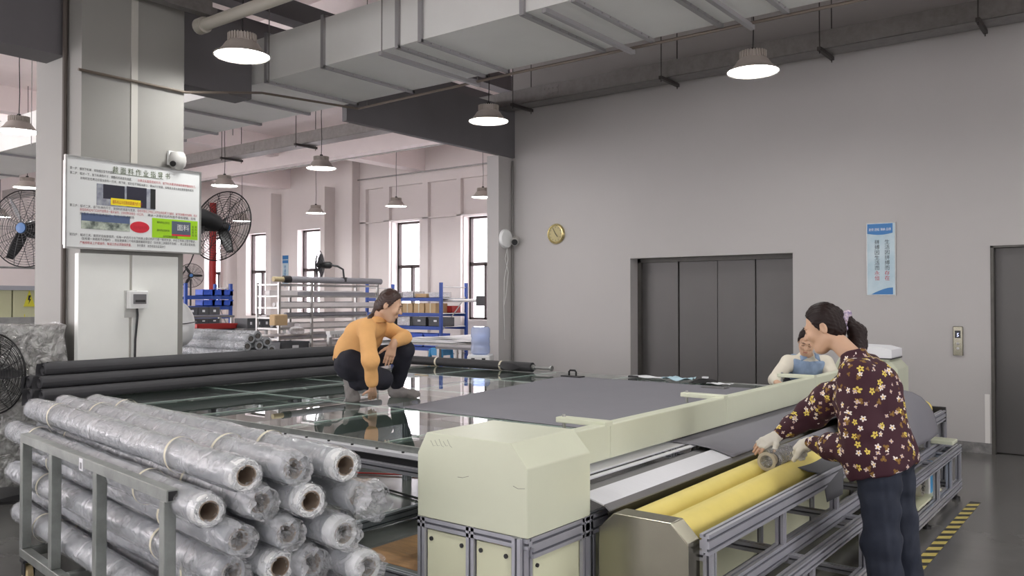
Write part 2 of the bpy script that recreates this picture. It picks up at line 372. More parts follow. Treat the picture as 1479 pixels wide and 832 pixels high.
# pillar: deep column, joint strip, cladding panels
struct('wall_pillar', MB().box((-8.05, 3.31, 0), (-7.18, 4.25, TOP)), M_pillar)
M_groove = mat('joint_strip', s2l(186, 184, 176), 0.5)
tag(box1('trim_8', (-7.18, 3.74, 2.8), (-7.172, 3.80, TOP), M_groove), kind='structure')
struct('wall_stub', MB().box((-7.87, 9.57, 0), (PX, WY, 3.76)), M_wall)
cl = thing('wall_cladding', (-7.15, 3.8, 0.3), 'white metal cladding boards boxed around the foot of the pillar', 'wall panel')
pm = at(189, 440, 'x', -7.11)[1]; y0 = at(113, 440, 'x', -7.11)[1]; y1 = at(257, 440, 'x', -7.11)[1]
MB().bbox((-7.18, y0, 0.0), (-7.11, pm-0.012, 2.0), 0.004).build('panel', M_clad, cl, world=True)
MB().bbox((-7.18, pm+0.012, 0.0), (-7.11, y1, 2.0), 0.004).build('panel', M_clad, cl, world=True)
MB().box((-7.18, pm-0.012, 0.0), (-7.125, pm+0.012, 2.0)).build('joint_strip', M_groove, cl, world=True)

# ================================================================== OVERHEAD
M_cord = mat('black_cord', s2l(40, 38, 38), 0.6)
def make_lamp():
    t = thing('high_bay_lamp', (0, 0, 0), 'x', 'lamp')
    MB().lathe([(0.245, 0.0), (0.252, 0.006), (0.245, 0.016), (0.215, 0.028), (0.175, 0.07), (0.145, 0.115), (0.125, 0.128), (0.0, 0.132)], 32).build('lamp_shade', M_lampshell, t, smooth=True)
    MB().lathe([(0.242, 0.004), (0.205, 0.034), (0.17, 0.068)], 32).build('reflector', M_reflector, t, smooth=True)
    fin = MB()
    for k in range(28):
        a = 2*math.pi*k/28; M = Matrix.Rotation(a, 4, 'Z'); fin.box((0.06, -0.004, 0.135), (0.128, 0.004, 0.2), M)
    fin.lathe([(0.0, 0.13), (0.112, 0.13), (0.112, 0.196), (0.0, 0.198)], 20); fin.build('heat_sink', M_lampshell, t)
    MB().lathe([(0.0, 0.012), (0.232, 0.008)], 32).build('lamp_lens', M_lens, t)
    rg = MB()
    for r in (0.06, 0.09, 0.12, 0.15, 0.18, 0.208): rg.lathe([(r-0.003, 0.006), (r, 0.001), (r+0.003, 0.006)], 32)
    rg.build('lens_rings', M_reflector, t)
    MB().lathe([(0.0, 0.2), (0.03, 0.2), (0.022, 0.235), (0.0, 0.24)], 12).tube([(0, 0, 0.235), (0.006, 0.004, 0.5), (-0.005, 0, 0.9), (0, 0.004, 1.4), (0, 0, 2.0)], 0.006, 5).build('hanging_cord', M_cord, t)
    return t
LAMPS = [  # x, y, label
 (-6.48, 4.4, 'lit high bay lamp nearest the pillar, hanging in front of the duct end'),
 (-3.03, 7.72, 'lit high bay lamp high above the lift doors in front of the cable tray'),
 (-6.45, 7.87, 'lit high bay lamp hanging against the dark grey partition beam'),
 (-10.96, 8.97, 'lit high bay lamp of the back room, larger one above the orange-shirted woman'),
 (-14.1, 9.2, 'small lit high bay lamp of the back room just beside the instruction board'),
 (-16.7, 13.5, 'small lit high bay lamp of the back room above the steel roll rack'),
 (-14.0, 13.67, 'small lit high bay lamp hanging in front of the window left of the wall end'),
 (-11.3, 13.6, 'small lit high bay lamp half hidden behind the wall end beside the white alarm disc'),
 (-11.7, 4.6, 'lit high bay lamp left of the pillar, the larger one there'),
 (-17.4, 7.0, 'distant small lit high bay lamp at the left picture edge'),
 (-6.45, 1.0, 'high bay lamp out of view left of the camera'), (-3.0, 4.4, 'high bay lamp out of view above the cutting machine'),
 (-3.0, 1.0, 'high bay lamp out of view above the roll trolley'), (0.45, 7.8, 'high bay lamp out of view right of the second lift'),
 (0.45, 4.4, 'high bay lamp out of view above the striped tape'), (0.45, 1.0, 'high bay lamp out of view above the camera'),
 (3.9, 4.4, 'high bay lamp out of view by the back wall'), (-20.0, 9.0, 'high bay lamp hidden behind the pillar in the back room'),
 (-20.0, 13.6, 'high bay lamp of the back room near the leftmost window'), (-20.0, 4.0, 'high bay lamp of the back room out of view left'),
 (-11.5, 0.4, 'high bay lamp of the back room out of view behind the partition'), (-24.0, 9.0, 'high bay lamp at the far end of the back room')]
lamp0 = make_lamp(); kids_map[lamp0.name] = kids(lamp0)
for i, (x, y, lab) in enumerate(LAMPS):
    o = lamp0 if i == 0 else copy_tree(lamp0)
    o.location = (x, y, 3.8); o['label'] = lab; o['group'] = 'high bay lamps hanging from the roof'
# main duct
duct = thing('air_duct', (-2.0, 5.95, 3.94), 'large square sheet metal air duct crossing under the roof above the table', 'duct')
DY0, DY1, DZ0, DZ1 = 5.35, 6.58, 3.935, 4.41
joints = [-24.0, -21.6, -19.2, -16.8, -14.4, -12.3, -11.1, -10.3, -9.3, -8.3, -7.42, -6.50, -5.45, -5.16, -4.02, -3.52, -2.87, -2.31, -1.2, 0.0, 1.6, 3.2, 5.5]
for a, b in zip(joints[:-1], joints[1:]):
    MB().box((a+0.004, DY0, DZ0), (b-0.004, DY1, DZ1)).build('duct_section', M_duct, duct, world=True)
M_flange = mat('flange_steel', s2l(166, 165, 166), 0.45, 0.3)
fl0 = None
for x in joints[1:-1]:
    if fl0 is None:
        m = MB(); e = 0.028
        for a, b in (((-0.022, DY0-e, DZ0-e), (0.022, DY0, DZ1+e)), ((-0.022, DY1, DZ0-e), (0.022, DY1+e, DZ1+e)), ((-0.022, DY0-e, DZ0-e), (0.022, DY1+e, DZ0)), ((-0.022, DY0-e, DZ1), (0.022, DY1+e, DZ1+e))):
            m.box((a[0], a[1]-5.95, a[2]-3.94), (b[0], b[1]-5.95, b[2]-3.94))
        for k in range(9):
            yy = DY0+0.1+k*0.13-5.95
            m.tube([(-0.034, yy, -0.018), (0.034, yy, -0.018)], 0.007, 6)
        fl0 = m.build('duct_flange', M_flange, duct); fl0.location = (x+2.0, 0, 0)
    else:
        c = fl0.copy(); C.objects.link(c); c.parent = duct; c.location = (x+2.0, 0, 0)
for i, x in enumerate((-5.6, -3.75, -2.62, -0.6)):
    m = MB(); e = 0.05
    m.box((x-0.02, DY0-0.09, DZ0-e-0.03), (x+0.02, DY1+0.09, DZ0-e+0.008))
    m.build('hanger_rail', M_flange, duct, world=True)
for x in (-7.3, -5.6, -2.62, -10, -13):
    MB().tube([(x, DY0-0.07, DZ0-0.06), (x, DY0-0.07, TOP)], 0.006, 5).tube([(x, DY1+0.07, DZ0-0.06), (x, DY1+0.07, TOP)], 0.006, 5).build('threaded_rod', M_tray, duct, world=True)
tag(MB().tube([(-7.15, 3.27, 3.55), (-7.15, 4.25, 3.55), (-7.45, 5.3, 3.80), (-7.42, 6.62, 3.87), (-5.0, 6.62, 3.90), (3.0, 6.62, 3.90)], 0.014, 6).build('water_pipe', mat('brown_pipe', s2l(112, 102, 92), 0.5, 0.3)),
    'thin brown pipe running across the pillar and along the underside of the duct', 'pipe')
tag(MB().tube([(-7.43, 3.285, 0.35), (-7.43, 3.285, 3.5), (-7.43, 3.285, 4.6)], 0.022, 8).build('downpipe', mat('brown_pipe2', s2l(88, 80, 74), 0.5)), 'dark brown vertical pipe up the left edge of the pillar', 'pipe')
rp = thing('roof_pipe', (-6.8, 4.33, 4.17), 'pale round pipe high up beside the nearest lamp', 'pipe')
MB().tube([(-7.0, 4.33, 4.17), (-3.0, 4.33, 4.17), (6.0, 4.33, 4.17)], 0.055, 16).build('pipe_run', mat('pale_pipe', s2l(188, 184, 172), 0.4), rp, True, True)
MB().tube([(-7.06, 4.33, 4.17), (-6.96, 4.33, 4.17)], 0.075, 16).build('pipe_flange', mat('pale_pipe', (0, 0, 0)), rp, True, True)
sa = MB().box((-7.0, 1.0, 4.25), (-6.9, 4.42, 4.33)).box((-7.0, 1.0, 4.33), (-6.985, 4.42, 4.42))
tag(sa.build('steel_angle', M_tray), 'grey steel angle bracket under the roof above the pillar', 'bracket')
# cable tray over the lift wall and on into the back room
tray = thing('cable_tray', (-6.0, 9.55, 4.41), 'long grey perforated steel cable tray along the top of the lift wall', 'cable tray')
TY0, TY1 = 9.42, 9.72
TS = [-25, -21.2, -17.4, -13.6, -9.8, -6.6, -3.9, -1.9, 1.0, 5.9]
for a, b in zip(TS[:-1], TS[1:]):
    m = MB().box((a, TY0, 4.41), (b, TY0+0.004, 4.62)).box((a, TY1-0.004, 4.41), (b, TY1, 4.62)).box((a, TY0, 4.41), (b, TY1, 4.414))
    m.build('tray_length', M_tray, tray, world=True)
    pl = MB().box((b-0.13, TY0-0.006, 4.45), (b+0.13, TY0, 4.58))
    for k in range(4):
        for z in (4.48, 4.55): pl.tube([(b-0.105+k*0.07, TY0-0.012, z), (b-0.105+k*0.07, TY0-0.005, z)], 0.009, 6)
    pl.build('splice_plate', M_tray, tray, world=True)
for x in (-22, -19.4, -16.8, -14.4, -12.1, -9.2, -7.2, -4.85, -2.9, -1.35, 2.2):
    m = MB().box((x-0.02, TY0-0.12, 4.37), (x+0.02, TY1+0.08, 4.41))
    m.tube([(x, TY0-0.09, 4.34), (x, TY0-0.09, TOP)], 0.007, 5).tube([(x, TY1+0.05, 4.34), (x, TY1+0.05, TOP)], 0.007, 5)
    m.build('tray_hanger', mat('hanger_dark', s2l(74, 70, 68), 0.5, 0.4), tray, world=True)
tag(MB().tube([(-8.0, 15.83, 5.0), (-18.2, 15.83, 5.0), (-18.2, 15.83, 4.95), (-18.2, 15.83, 1.0)], 0.02, 6).build('conduit', M_tray), 'thin dark conduit bent down the far wall corner behind the rack', 'pipe')
tag(MB().tube([(-26.8, 12.9, 4.9), (-8.0, 12.9, 4.9)], 0.018, 6).build('conduit', M_tray), 'thin conduit running along the far roof beam', 'pipe')
tag(MB().tube([(PX+0.03, WY-0.03, 0.1), (PX+0.03, WY-0.03, 3.7)], 0.016, 8).build('conduit', mat('conduit_grey', s2l(120, 117, 114), 0.5)), 'vertical grey conduit at the corner left of the wall clock', 'pipe')
tag(MB().tube([(-24.4, 15.5, 0), (-24.4, 15.5, 4.8)], 0.11, 16).build('fire_pipe', M_red, smooth=True), 'thick red standpipe between the board and the wall fan', 'pipe')

# ================================================================== ON THE WALLS
# clock
ck = thing('wall_clock', (-6.835, WY, 2.565), 'round wall clock with a gold rim on the lift wall', 'clock')
RXm = Matrix.Rotation(math.radians(90), 4, 'X')
M_gold = mat('gold_rim', s2l(206, 190, 136), 0.25, 0.8)
MB().lathe([(0.0, 0.0), (0.145, 0.0), (0.15, 0.02), (0.135, 0.045), (0.118, 0.04), (0.115, 0.03)], 36, RXm).build('clock_rim', M_gold, ck, True)
MB().lathe([(0.0, 0.028), (0.116, 0.028)], 32, RXm).build('clock_face', mat('clock_face', s2l(176, 164, 116), 0.5), ck)
h = MB()
for k in range(12):
    a = math.radians(30*k); M = RXm @ Matrix.Rotation(a, 4, 'Z'); h.box((0.088, -0.003, 0.029), (0.105, 0.003, 0.031), M)
for ang, ln, w_ in ((-50, 0.06, 0.005), (118, 0.085, 0.0035)):
    M = RXm @ Matrix.Rotation(math.radians(ang), 4, 'Z'); h.box((-0.015, -w_, 0.032), (ln, w_, 0.034), M)
h.build('clock_hands', M_black, ck)
# white disc (alarm) and small sensor on the stub
al = thing('alarm_disc', (PX, 9.72, 2.52), 'white round plastic disc on the wall end with a dangling cord', 'alarm')
RYm = Matrix.Rotation(math.radians(90), 4, 'Y')
MB().lathe([(0.0, 0.055), (0.05, 0.055), (0.13, 0.045), (0.145, 0.02), (0.145, 0.0), (0.0, 0.0)], 32, RYm).build('disc_body', M_white, al, True)
MB().tube([(0.02, 0.03, -0.14), (0.03, 0.04, -0.3), (0.02, -0.04, -0.6), (0.02, -0.05, -1.0), (0.02, -0.03, -1.5)], 0.004, 5).tube([(0.02, 0.03, -0.14), (0.02, -0.02, -0.3), (0.02, 0.06, -0.5), (0.02, 0.0, -0.85), (0.02, -0.05, -1.0)], 0.004, 5).build('cord', M_white, al, True)
cm = thing('bullet_camera', (PX+0.02, 9.86, 2.5), 'small grey cylindrical sensor next to the white disc', 'sensor')
MB().tube([(0.0, 0.0, 0.0), (0.05, 0, 0), (0.08, -0.03, -0.01)], 0.02, 8).build('bracket', M_white, cm, True)
MB().tube([(0.05, 0.05, 0.03), (0.12, -0.08, -0.03)], [0.055, 0.06], 16).build('sensor_body', mat('sensor_grey', s2l(178, 176, 172), 0.5), cm, True)
MB().tube([(0.118, -0.078, -0.03), (0.125, -0.09, -0.034)], 0.045, 16).build('lens', M_dark, cm)
# lift call panel
cp = thing('lift_call_panel', (-1.645, WY, 1.17), 'steel lift call panel with a small lit floor number beside the second lift', 'control panel')
MB().bbox((-0.048, -0.02, -0.155), (0.048, 0, 0.155), 0.006).build('face_plate', M_steel, cp)
MB().box((-0.028, -0.023, 0.03), (0.026, -0.019, 0.11)).build('display', mat('display_black', s2l(14, 14, 30), 0.2), cp)
text_mesh('display_number', '5', 0.055, (-1.645-0.012, WY-0.024, 1.17+0.045), (1, 0, 0), (0, 0, 1), mat('led', (0.7, 0.7, 1), 0.5, emit=(0.75, 0.78, 1), estr=1.2), cp)
for z in (-0.03, -0.08): MB().lathe([(0.016, 0.0), (0.014, 0.026), (0.0, 0.027)], 14, Matrix.Translation((0, 0, z)) @ RXm).build('call_button', M_galv, cp)
# slogan poster
po = thing('slogan_poster', (-2.41, WY, 1.66), 'pale blue slogan poster with vertical Chinese characters above the call panel', 'poster')
PXa, PXb, PZa, PZb = -2.566, -2.255, 1.655, 2.475
M_post = mat('poster_pale_blue', s2l(190, 206, 212), 0.4, col2=s2l(160, 186, 198), vscale=3)
MB().box((PXa, WY-0.014, PZa), (PXb, WY, PZb)).build('poster_board', M_galv, po, world=True)
MB().box((PXa+0.01, WY-0.016, PZa+0.01), (PXb-0.01, WY-0.0141, PZb-0.01)).build('poster_sheet', M_post, po, world=True)
M_pblue = mat('poster_blue', s2l(44, 112, 172), 0.4)
n = 12; x0, x1 = PXa+0.012, PXb-0.03
bn = [(x0+(x1-x0)*i/n, 2.355-0.018*math.sin(math.pi*i/n)) for i in range(n+1)]
m = MB().prism([(x1, 2.462), (x0, 2.462)]+bn, WY-0.0175, WY-0.0165)
wv = [(x0+0.08+(x1-x0-0.08)*i/n, 1.69+0.055*math.sin(math.pi/2*i/n)) for i in range(n+1)]
m.build('poster_band', M_pblue, po, world=True)
MB().prism([(x0+0.04, 1.668)]+wv+[(x1, 1.668)], WY-0.0175, WY-0.0165).build('poster_band', M_pblue, po, world=True)
text_mesh('heading', '勤劳 团结 海纳 品德', 0.034, (PXa+0.03, WY-0.018, 2.385), (1, 0, 0), (0, 0, 1), M_white, po, squeeze=0.78)
M_ink = mat('black_ink', s2l(34, 34, 40), 0.6); M_redink = mat('red_ink', s2l(178, 34, 48), 0.6)
for cx, col in ((-2.345, '生活因拼搏而存在'), (-2.452, '拼搏因生活而永恒')):
    for k, ch in enumerate(col):
        text_mesh('character', ch, 0.056, (cx-0.026, WY-0.0175, 2.235-k*0.058), (1, 0, 0), (0, 0, 1), M_ink if k < 6 else M_redink, po)
# instruction board on the pillar
IX = -7.08
bd = thing('instruction_board', (IX, 3.75, 2.03), 'large white printed instruction board in a grey frame on the pillar', 'notice board')
YA, YB, ZA, ZB = at(95, 300, 'x', IX)[1], at(287, 300, 'x', IX)[1], 2.045, 2.79
def bp(u, v, off=0.0): return Vector((IX+0.012+off, YA+(YB-YA)*u, ZA+(ZB-ZA)*v))
MB().box((-7.18, YA+0.02, ZA+0.02), (IX, YB-0.02, ZB-0.02)).build('board_back', M_galv, bd, world=True)
MB().box((IX, YA, ZA), (IX+0.01, YB, ZB)).build('board_sheet', mat('board_white', s2l(226, 229, 228), 0.3), bd, world=True)
m = MB(); t = 0.014
for a, b in (((YA-t, ZA-t), (YB+t, ZA)), ((YA-t, ZB), (YB+t, ZB+t)), ((YA-t, ZA), (YA, ZB)), ((YB, ZA), (YB+t, ZB))):
    m.box((IX-0.01, a[0], a[1]), (IX+0.02, b[0], b[1]))
m.build('board_frame', M_galv, bd, world=True)
def flat(name, u0, v0, u1, v1, m, off=0.001):
    a = bp(u0, v0); b = bp(u1, v1); return MB().box((a.x-0.0019, a.y, a.z), (a.x+off, b.y, b.z)).build(name, m, bd, world=True)
flat('photo_print', 0.205, 0.49, 0.635, 0.735, mat('photo_grey', s2l(128, 132, 146), 0.4, col2=s2l(170, 174, 182), vscale=20), 0.0005)
flat('photo_print', 0.25, 0.57, 0.405, 0.735, mat('photo_navy', s2l(36, 36, 52), 0.4), 0.001)
flat('photo_print', 0.42, 0.5, 0.57, 0.74, mat('photo_navy', (0, 0, 0)), 0.001)
flat('photo_print', 0.60, 0.50, 0.64, 0.74, mat('photo_black', s2l(30, 32, 32), 0.4), 0.001)
flat('yellow_label', 0.305, 0.505, 0.525, 0.585, mat('label_yellow', s2l(246, 226, 30), 0.4), 0.002)
text_mesh('caption', '面料布边与控制线距离为约 5分', 0.036, bp(0.315, 0.525, 0.003), (0, 1, 0), (0, 0, 1), M_redink, bd, squeeze=0.54)
flat('photo_print', 0.1, 0.21, 0.445, 0.375, mat('photo_room', s2l(196, 206, 190), 0.4, col2=s2l(70, 82, 78), vscale=14), 0.0005)
flat('photo_print', 0.1, 0.30, 0.445, 0.385, mat('photo_blue', s2l(84, 100, 134), 0.4), 0.001)
a = bp(0.52, 0.27); MB().prism([(a.y+0.088*math.cos(2*math.pi*i/28), a.z+0.05*math.sin(2*math.pi*i/28)) for i in range(28)], a.x-0.001, a.x+0.001, 'x').build('red_oval', mat('oval_red', s2l(206, 40, 58), 0.4), bd, world=True)
text_mesh('caption', '此处不能有空隙', 0.03, bp(0.47, 0.25, 0.003), (0, 1, 0), (0, 0, 1), M_redink, bd, squeeze=0.6)
flat('green_diagram', 0.615, 0.16, 0.985, 0.395, mat('diagram_green', s2l(156, 208, 26), 0.4), 0.001)
flat('diagram_cloth', 0.77, 0.215, 0.925, 0.375, mat('diagram_slate', s2l(84, 92, 108), 0.4), 0.002)
flat('diagram_bar', 0.77, 0.195, 0.925, 0.215, mat('oval_red', (0, 0, 0)), 0.002)
text_mesh('caption', '面料', 0.062, bp(0.81, 0.27, 0.004), (0, 1, 0), (0, 0, 1), M_white, bd)
for u, v, tx in ((0.65, 0.335, '面料的左边定位'), (0.65, 0.24, '面料的切割方向'), (0.70, 0.17, '对齐控制线的位置')): text_mesh('caption', tx, 0.022, bp(u, v, 0.003), (0, 1, 0), (0, 0, 1), M_ink, bd, squeeze=0.8)
for u, tx in ((0.945, '右边定位'), (0.97, '面料下边')):
    for k, ch in enumerate(tx): text_mesh('caption', ch, 0.022, bp(u-0.01, 0.31-k*0.035, 0.003), (0, 1, 0), (0, 0, 1), M_ink, bd)
M_titleg = mat('title_green', s2l(64, 84, 32), 0.5)
text_mesh('title', '裁 面 料 作 业 指 导 书', 0.062, bp(0.315, 0.885, 0.001), (0, 1, 0), (0, 0, 1), M_titleg, bd, squeeze=0.86)
flat('title_line', 0.315, 0.872, 0.70, 0.876, M_titleg, 0.001)
LINES = [(0.02, .865, '第一步：接到下料单，找到相应型号的面料', 0), (0.02, .812, '第二步：核对一下，按下料单的尺寸，调整料的高度及宽度。', 0), (0.5, .812, '注意正反面及花纹方向，如下料单要求拼接则按拼接线加工。', 1), (0.09, .762, '对布时左右两边应留出余料一分米，再下裁，裁好后平铺在台面上，确认尺寸准确，如有疵点或污渍应更换重新裁剪', 0),
 (0.02, .45, '第三步：核对二次，由下料单的尺寸，复核料的高度与宽度，', 0), (0.5, .45, '将布平放在工作台上对齐边线后再下刀裁切，以下料单要求的规格，核对', 1), (0.09, .41, '好后将布边与刀口对齐至零点一毫米以内，注意控制误差在一分之内。', 1), (0.58, .41, '确认一次裁切后的布面不得有褶皱，如有', 0), (0.09, .395-.03, '则重新调整布面再裁切，如有问题请报告', 0),
 (0.02, .125, '第四步：核对三次，裁剪好后由复核员，将每一步的尺寸与下料单上登记的尺寸逐一核对无误，并在工作单上签字确认，', 0), (0.09, .085, '（如有第一次裁剪不合格时），则应更换第二个布料重新裁剪并登记（如有第二次裁剪不合格），则上报主管处理，', 0), (0.09, .04, '严格按照以上步骤操作，每道工序必须确保质量。', 1), (0.5, .04, '执行要求，由各班组长监督执行', 0)]
ENDS = {0: .33, 1: .47, 2: .98, 3: .95, 4: .5, 5: .98, 6: .56, 7: .97, 8: .6, 9: .98, 10: .98, 11: .47, 12: .72}
for i, (u, v, tx, r) in enumerate(LINES):
    sq = (ENDS[i]-u)*(YB-YA)/(len(tx)*0.026*1.0)
    text_mesh('text_line', tx, 0.026, bp(u, v, 0.001), (0, 1, 0), (0, 0, 1), M_redink if r else M_ink, bd, squeeze=min(1.0, sq))
# dome camera
dc = thing('dome_camera', (-7.18, 4.13, 2.86), 'white dome security camera mounted on the pillar above the board', 'security camera')
MB().box((0, -0.045, -0.01), (0.03, 0.045, 0.12)).box((0.03, -0.02, 0.06), (0.1, 0.02, 0.1)).build('bracket', M_white, dc)
MB().lathe([(0.0, 0.1), (0.06, 0.098), (0.075, 0.06), (0.078, 0.02), (0.07, -0.02), (0.045, -0.055), (0.0, -0.07)], 24, Matrix.Translation((0.1, 0, 0))).build('dome_body', mat('camera_white', s2l(200, 200, 196), 0.35), dc, True)
MB().tube([(0.13, -0.055, -0.01), (0.145, -0.072, -0.018)], 0.026, 16).build('lens', M_black, dc, True)
# meter box with its cable
mbx = thing('meter_box', (-7.11, at(198, 430, 'x', -7.08)[1], 1.55), 'white electric breaker box with a black cable hanging below it on the pillar panels', 'electrical box')
MB().bbox((0, -0.085, -0.02), (0.07, 0.085, 0.135), 0.008).build('box_body', M_white, mbx)
MB().box((0.07, -0.055, 0.02), (0.078, 0.06, 0.105)).build('cover_window', mat('smoked_window', s2l(118, 118, 120), 0.15), mbx)
MB().box((0.077, -0.04, 0.035), (0.081, 0.05, 0.055)).build('breaker_row', M_dark, mbx)
MB().bbox((0, -0.1, -0.1), (0.012, 0.01, 0.14), 0.003).build('back_plate', mat('plate_grey', s2l(190, 190, 186), 0.5), mbx)
MB().tube([(0.03, 0.0, -0.02), (0.03, 0.005, -0.08), (0.025, -0.012, -0.3), (0.025, -0.02, -0.9), (0.02, -0.02, -1.5)], 0.01, 6).build('power_cable', M_black, mbx, True)
# ================================================================== CUTTING TABLE
ZT = 0.82
TX0, TX1, TYN, TYF = -6.95, -2.46, 3.18, 7.45
tb = thing('cutting_table', (-4.5, 5.2, 0), 'very large glass topped cutting table with an aluminium edge filling the middle of the hall', 'table')
nx, ny = 5, 4
for i in range(nx):
    for j in range(ny):
        x0 = TX0+(TX1-TX0)*i/nx; x1 = TX0+(TX1-TX0)*(i+1)/nx; y0 = TYN+(TYF-TYN)*j/ny; y1 = TYN+(TYF-TYN)*(j+1)/ny
        MB().box((x0+0.004, y0+0.004, ZT-0.012), (x1-0.004, y1-0.004, ZT)).build('glass_pane', M_glass, tb, world=True)
jt = MB()
for i in range(1, nx): x = TX0+(TX1-TX0)*i/nx; jt.box((x-0.005, TYN, ZT-0.01), (x+0.005, TYF, ZT+0.0006))
for j in range(1, ny): y = TYN+(TYF-TYN)*j/ny; jt.box((TX0, y-0.005, ZT-0.01), (TX1, y+0.005, ZT+0.0005))
jt.build('joint_seal', M_glassedge, tb, world=True)
for i in range(0, nx+1):
    x = TX0+(TX1-TX0)*i/nx; x = min(max(x, TX0+0.05), TX1-0.05)
    MB().box((x-0.02, TYN+0.02, ZT-0.10), (x+0.02, TYF-0.02, ZT-0.02)).build('cross_rail', M_under, tb, world=True)
for j in range(0, ny+1):
    y = TYN+(TYF-TYN)*j/ny; y = min(max(y, TYN+0.06), TYF-0.05)
    MB().box((TX0, y-0.025, ZT-0.095), (TX1, y+0.025, ZT-0.055)).build('long_rail', M_under, tb, world=True)
# near edge: dark glass channel, linear rail with bolts, slotted outer rail
MB().box((TX0, TYN-0.02, ZT-0.03), (-2.45, TYN-0.004, ZT+0.004)).build('edge_channel', M_trolley, tb, world=True)
MB().box((TX0, TYN-0.075, ZT-0.05), (-2.45, TYN-0.02, ZT-0.028)).build('edge_plate', M_plate, tb, world=True)
bl = MB()
for k in range(22): bl.tube([(TX0+0.2+k*0.2, TYN-0.05, ZT-0.03), (TX0+0.2+k*0.2, TYN-0.05, ZT-0.02)], 0.008, 6)
bl.build('edge_bolts', M_dark, tb, world=True)['kind'] = 'stuff'
MB().box((TX0, TYN-0.08, ZT-0.085), (-2.45, TYN-0.06, ZT-0.052)).build('black_strip', M_black, tb, world=True)  # solid black strip filling the slot under the edge plate
rail('edge_rail', (TX0, TYN-0.095, ZT-0.105), (-2.45, TYN-0.095, ZT-0.105), 0.04, 0.04, tb)
MB().box((TX0, TYF, ZT-0.06), (TX1, TYF+0.05, ZT+0.003)).build('edge_plate', M_galv, tb, world=True)
x = at(486, 628, 'y', TYN-0.1)[0]
MB().bbox((x-0.03, TYN-0.125, ZT-0.10), (x+0.03, TYN-0.07, ZT-0.035), 0.004).build('slide_block', M_galv, tb, world=True)
for x in (-6.85, -5.3, -3.7, -2.5):
    for y in (TYN+0.05, (TYN+TYF)/2, TYF-0.06):
        rail('table_leg', (x, y, 0.0), (x, y, ZT-0.1), 0.06, 0.06, tb)
for y in (TYN+0.05, TYF-0.06): rail('floor_rail', (TX0+0.1, y, 0.09), (-2.5, y, 0.09), 0.04, 0.06, tb)
for x in (-4.32, -6.0): rail('floor_rail', (x, TYN+0.05, 0.05), (x, TYF-0.06, 0.05), 0.04, 0.08, tb)
# board under the table with the green tub
bx = thing('plywood_board', (-3.2, 3.9, 0.0), 'plywood board on a dark frame on the floor under the near end of the table', 'board')
w0 = at(508, 790, 'z', 0.1); w1 = at(604, 760, 'z', 0.1)
MB().bbox((-3.74, 3.33, 0.085), (-2.5, 4.35, 0.105), 0.003).build('board_top', M_wood, bx, world=True)
MB().box((-3.76, 3.29, 0.0), (-2.5, 3.33, 0.1)).box((-3.78, 3.3, 0.0), (-3.74, 4.35, 0.1)).box((-3.76, 3.33, 0.02), (-2.5, 4.35, 0.085)).build('board_frame', M_platedk, bx, world=True)
gt = thing('green_tub', (-3.17, 3.55, 0.105), 'dark green round tub with a pale lid on the plywood board', 'tub')
MB().lathe([(0.0, 0.0), (0.125, 0.0), (0.14, 0.02), (0.14, 0.40), (0.13, 0.43)], 28).build('tub_body', M_green, gt, True)
MB().lathe([(0.13, 0.42), (0.128, 0.44), (0.0, 0.445)], 28).build('tub_lid', mat('lid_pale', s2l(168, 180, 162), 0.5), gt, True)
tag(MB().tube([(-6.2, 5.0, 0.012), (-5.2, 5.5, 0.012), (-4.6, 5.25, 0.012), (-3.8, 5.0, 0.012), (-2.6, 5.4, 0.012)], 0.008, 6).build('air_hose', M_red, smooth=True), 'thin red hose lying on the floor under the table', 'hose')
tag(MB().tube([(-6.2, 4.8, 0.014), (-5.2, 4.9, 0.014), (-4.6, 4.8, 0.014), (-3.4, 5.0, 0.014), (-2.6, 4.9, 0.014)], 0.01, 6).build('black_cable', M_black, smooth=True), 'black cable lying on the floor beside the red hose', 'cable')

# grey fabric spread on the glass, passing under the beam
fa, fb = at(577, 589, 'z', ZT+0.004), at(815, 543, 'z', ZT+0.004)
fbm = MB()
def fsheet(u, v):
    y = fa.y+(fb.y-fa.y)*v; xl = fa.x+(fb.x-fa.x)*v; x = xl+(-2.26-xl)*u
    z = ZT+0.0035+0.0025*max(0, math.sin(x*7+y*3))*(1 if 0.02 < u < 0.98 else 0)+0.004*math.exp(-((u-0.02)/0.03)**2)*max(0, math.sin(y*5))
    return (x, y, z)
fbm.grid(fsheet, 60, 40)
fs = fbm.build('fabric_sheet', M_fabric, smooth=True); m_ = fs.modifiers.new('thick', 'SOLIDIFY'); m_.thickness = 0.0012; m_.offset = 1
tag(fs, 'grey violet fabric sheet spread flat over the glass table in front of the beam', 'fabric')
# tool and papers on the table
q = at(827, 544, 'z', ZT+0.01)
tl = thing('pressing_tool', (q.x, q.y, ZT+0.008), 'black flat tool with a loop handle lying on the far side of the grey fabric', 'tool', rz=math.radians(-5))
MB().bbox((-0.12, -0.05, 0), (0.12, 0.05, 0.012), 0.004).build('tool_base', M_dark, tl)
MB().tube([(-0.045, 0, 0.01), (-0.045, 0, 0.05), (-0.03, 0, 0.066), (0.03, 0, 0.066), (0.045, 0, 0.05), (0.045, 0, 0.01)], 0.01, 8).build('tool_handle', M_black, tl, True)
def sheetlet(name, px, py, w, d, rz, m, lab, cat, h=0.006, wob=0.006):
    q = at(px, py, 'z', ZT+0.004); b = MB()
    def fn(u, v): return ((u-0.5)*w, (v-0.5)*d, h+wob*math.sin(u*9+v*5)*math.sin(v*7+1))
    b.grid(fn, 10, 6); o = b.build(name, m, smooth=True); o.location = (q.x, q.y, ZT+0.004+wob); o.rotation_euler = (0, 0, rz)
    s = o.modifiers.new('thick', 'SOLIDIFY'); s.thickness = 0.0015; return tag(o, lab, cat)
